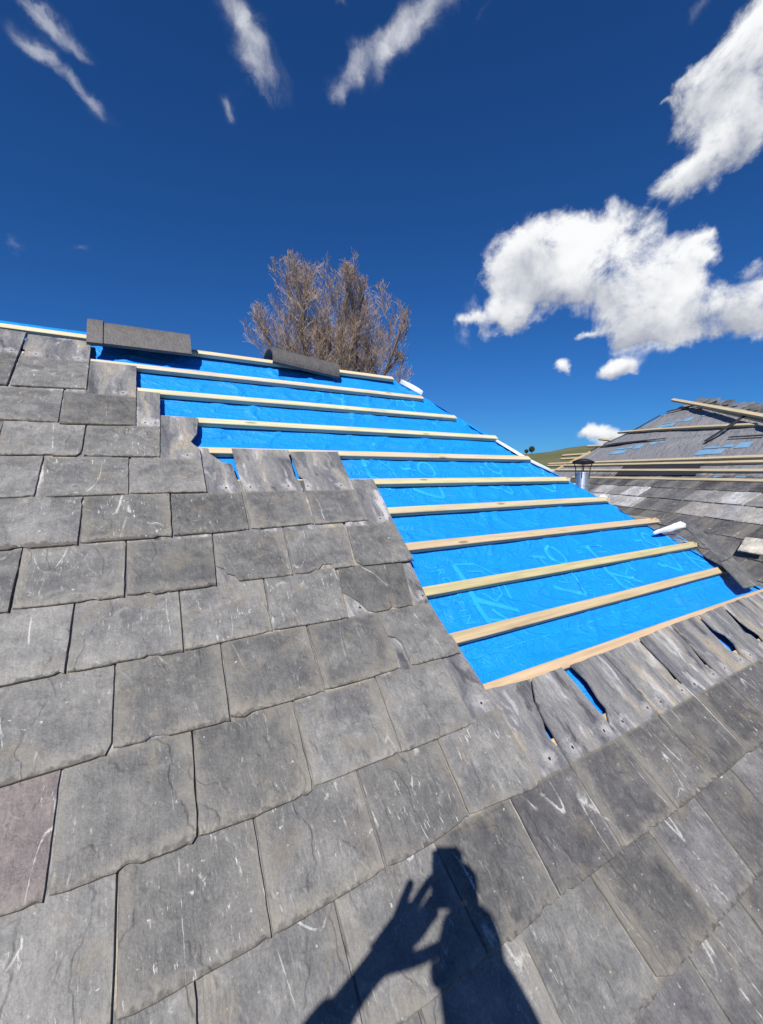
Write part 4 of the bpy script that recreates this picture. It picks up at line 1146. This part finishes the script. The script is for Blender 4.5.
# clouds: drifting heaps and wisps, each a soft lump in its own direction, torn by turbulence
CLOUDS = [
    ((0.662, 0.621, 0.42), (10.79, -10.96, -2.02), (5.79, 4.58, -17.11), 1.0),
    ((0.709, 0.553, 0.438), (8.13, -9.55, -2.25), (8.15, 5.1, -20.75), 1.1),
    ((0.715, 0.589, 0.375), (6.94, -8.24, -1.61), (6.79, 4.44, -21.25), 1.0),
    ((0.766, 0.506, 0.396), (8.68, -11.84, -2.9), (5.73, 2.77, -15.87), 1.1),
    ((0.809, 0.447, 0.382), (8.04, -12.74, -3.43), (7.35, 2.67, -20.01), 1.0),
    ((0.826, 0.461, 0.324), (7.97, -13.23, -3.02), (4.7, 1.59, -15.8), 1.1),
    ((0.845, 0.46, 0.272), (12.71, -21.96, -4.25), (9.97, 2.98, -37.88), 0.8),
    ((0.862, 0.409, 0.299), (6.77, -13.22, -3.1), (6.7, 1.57, -23.15), 1.1),
    ((0.893, 0.352, 0.279), (6.45, -14.92, -3.64), (8.07, 1.07, -28.99), 1.0),
    ((0.911, 0.298, 0.284), (7.11, -18.63, -5.06), (6.64, 0.38, -23.49), 1.0),
    ((0.845, 0.39, 0.366), (14.99, -26.62, -7.6), (15.65, 4.12, -41.83), 0.7),
    ((0.838, 0.374, 0.397), (-1.3, -46.9, 45.69), (41.77, -25.77, -65.19), 0.6),
    ((0.889, 0.313, 0.335), (14.03, -39.14, -2.11), (21.81, 2.84, -61.95), 0.55),
    ((0.658, 0.681, 0.321), (12.45, -13.8, 2.23), (12.92, 0.3, -28.62), 0.85),
    ((0.619, 0.718, 0.318), (29.64, -25.19, -2.46), (18.2, 18.49, -78.87), 0.5),
    ((0.7, 0.637, 0.323), (21.38, -22.61, -3.25), (9.22, 6.77, -34.83), 0.7),
    ((0.755, 0.32, 0.572), (6.6, -18.72, 0.88), (14.2, -3.5, -17.65), 1.2),
    ((0.761, 0.278, 0.586), (10.85, -27.32, -1.97), (13.7, -2.3, -17.53), 1.2),
    ((0.749, 0.348, 0.564), (18.3, -24.4, -10.15), (14.58, 4.57, -23.08), 0.9),
    ((0.797, 0.308, 0.52), (13.84, -21.62, -9.37), (9.82, 2.17, -17.29), 1.2),
    ((0.798, 0.344, 0.495), (4.25, -18.92, 5.27), (19.79, -9.48, -26.34), 0.95),
    ((0.784, 0.392, 0.482), (7.58, -30.0, 11.08), (28.73, -11.09, -38.74), 0.7),
    ((0.734, 0.384, 0.56), (41.34, -39.21, -28.21), (47.81, 104.43, -135.32), 0.45),
    ((0.776, 0.593, 0.215), (26.04, -33.56, -3.88), (11.5, 5.72, -59.74), 0.9),
    ((0.84, 0.501, 0.207), (14.83, -24.47, -3.38), (10.03, 2.99, -50.34), 1.15),
    ((0.834, 0.513, 0.203), (21.31, -33.83, -4.45), (14.01, 4.46, -71.31), 0.7),
    ((0.792, 0.544, 0.278), (21.46, -35.9, 7.36), (39.09, -15.78, -82.39), 0.7),
    ((0.801, 0.566, 0.194), (30.51, -42.42, -4.73), (17.54, 7.25, -96.39), 0.35),
    ((0.853, 0.517, 0.073), (14.04, -23.93, -1.16), (4.23, -0.41, -53.23), 0.9),
    ((0.83, 0.552, 0.081), (28.86, -43.95, -2.18), (5.78, 0.27, -67.14), 0.8),
    ((0.886, 0.459, 0.064), (11.2, -22.56, -1.08), (4.08, -1.22, -55.29), 0.8),
    ((-0.094, 0.773, 0.627), (33.98, 7.45, -4.86), (-40.85, 36.89, -52.44), 0.75),
    ((-0.054, 0.783, 0.62), (40.23, 7.72, -7.08), (-49.13, 46.09, -63.31), 0.55),
    ((-0.103, 0.798, 0.594), (32.2, 8.05, -6.08), (-38.19, 32.93, -51.76), 0.75),
    ((-0.053, 0.813, 0.579), (22.4, 3.19, -3.28), (-34.83, 31.84, -48.8), 0.85),
    ((0.164, 0.708, 0.687), (27.55, -4.0, -3.17), (-18.33, 29.76, -27.02), 0.9),
    ((0.196, 0.739, 0.644), (19.71, -2.73, -3.62), (-8.23, 24.28, -26.13), 0.8),
    ((0.162, 0.78, 0.604), (51.78, 12.71, -31.18), (-60.62, 41.36, -37.99), 0.5),
    ((0.403, 0.586, 0.703), (12.79, -10.19, 0.45), (25.54, 16.41, -29.04), 0.95),
    ((0.366, 0.631, 0.684), (17.57, -24.98, 12.9), (52.05, -0.85, -27.81), 0.7),
    ((0.322, 0.669, 0.67), (14.97, -16.83, 8.87), (47.35, 13.14, -36.65), 0.7),
    ((0.309, 0.701, 0.643), (52.54, 10.96, -37.98), (-67.45, 53.68, -26.93), 0.5),
    ((0.291, 0.638, 0.713), (77.33, 6.15, -37.75), (-73.26, 76.67, -39.42), 0.5),
    ((-0.178, 0.913, 0.367), (66.58, 14.6, -5.34), (-29.54, 25.04, -77.95), 0.5),
    ((-0.09, 0.919, 0.384), (81.83, -1.0, 20.24), (-16.08, 60.0, -148.46), 0.3),
    ((0.475, 0.53, 0.703), (40.58, -51.82, 10.93), (131.65, -16.01, -77.53), 0.35),
    ((0.696, 0.325, 0.64), (44.1, -80.63, -7.81), (68.07, -10.45, -69.48), 0.35),
]
dirv = t.vec('NORMALIZE', t.coord('Generated'))
def fbm3(scale, detail, rough, off):
    return t.vec('SUBTRACT', t.noise(t.vec('ADD', dirv, off), scale, detail, rough, 0, True), (.5, .5, .5))
wd = t.vec('ADD', dirv, t.vec('SCALE', fbm3(7, 3, .6, (3, 1, 2)), .085))
wd = t.vec('ADD', wd, t.vec('SCALE', fbm3(24, 4, .65, (1, 7, 2)), .03))
def field(items):
    tot = low = None
    for c, a, b, amp in items:
        c = V3(c); a = V3(a); b = V3(b)
        x = t.math('SUBTRACT', t.vec('DOT_PRODUCT', wd, tuple(a)), a.dot(c))
        y = t.math('SUBTRACT', t.vec('DOT_PRODUCT', wd, tuple(b)), b.dot(c))
        z = t.math('MULTIPLY_ADD', t.vec('DOT_PRODUCT', wd, tuple(c * 4)), -1, 4.0)
        r2 = t.math('MULTIPLY_ADD', x, x, t.math('MULTIPLY_ADD', y, y, t.math('MULTIPLY', z, z)))
        g = t.math('MULTIPLY', t.math('POWER', 2.718, t.math('MULTIPLY', r2, -1.0)), amp)
        gy = t.math('MULTIPLY', g, y)
        tot = g if tot is None else t.math('ADD', tot, g); low = gy if low is None else t.math('ADD', low, gy)
    return tot, low
N_HEAP = 30
Fh, Fl = field(CLOUDS[:N_HEAP]); Fw, _w = field(CLOUDS[N_HEAP:])
dn = t.noise(t.vec('ADD', dirv, (5, 5, 5)), 12, 10, .64, .25)
dn2 = t.noise(t.vec('ADD', dirv, (2, 9, 5)), 8, 5, .55)
Fs = t.math('MINIMUM', Fh, .92)
den = t.math('ADD', Fs, t.math('MULTIPLY', t.math('SUBTRACT', dn, .5), 2.3))
covh = t.math('MULTIPLY', t.ramp(den, .30, .98), t.ramp(Fs, .05, .36))
wn = t.noise(t.map(t.vec('ADD', wd, (1, 2, 3)), (9, 15, 9), rot=(.4, .3, .9)), 1, 8, .66, .4)
denw = t.math('ADD', t.math('MINIMUM', Fw, 1.0), t.math('MULTIPLY', t.math('SUBTRACT', wn, .5), 2.4))
covw = t.math('MULTIPLY', t.math('MULTIPLY', t.ramp(denw, .05, 1.55), t.ramp(Fw, .0, .75)), .78)
cov = t.math('MAXIMUM', covh, covw)
base_ = t.math('DIVIDE', Fl, t.math('ADD', Fh, .15))
lit = t.math('ADD', t.math('MULTIPLY', base_, -.62), t.math('MULTIPLY_ADD', t.math('SUBTRACT', dn, .5), 1.1, t.math('MULTIPLY', t.math('SUBTRACT', dn2, .5), 1.3)))
lit = t.ramp(lit, -.62, .30)
lit = t.math('MAXIMUM', lit, t.ramp(Fh, .7, .15))
skyc = t.mix(1.0, sky.outputs[0], SKY_MUL, 'MULTIPLY')
cloudc = t.mix(lit, tuple(x * CLOUD_E for x in (.40, .43, .51)), tuple(x * CLOUD_E for x in (.98, .99, 1.0)))
col = t.mix(cov, skyc, cloudc)
bg = t.n('ShaderNodeBackground'); t.put(bg.inputs[0], col); bg.inputs[1].default_value = SKY_S
ow = t.n('ShaderNodeOutputWorld'); t.t.links.new(bg.outputs[0], ow.inputs[0])
W.cycles.sampling_method = 'MANUAL'; W.cycles.sample_map_resolution = 512

SC.view_settings.view_transform = 'Standard'; SC.view_settings.look = 'None'
SC.view_settings.exposure = EXPO; SC.view_settings.gamma = 1; SC.view_settings.use_curve_mapping = False
SC.cycles.max_bounces = 6; SC.cycles.diffuse_bounces = 3; SC.cycles.glossy_bounces = 3; SC.cycles.transparent_max_bounces = 4
SC.cycles.use_denoising = True
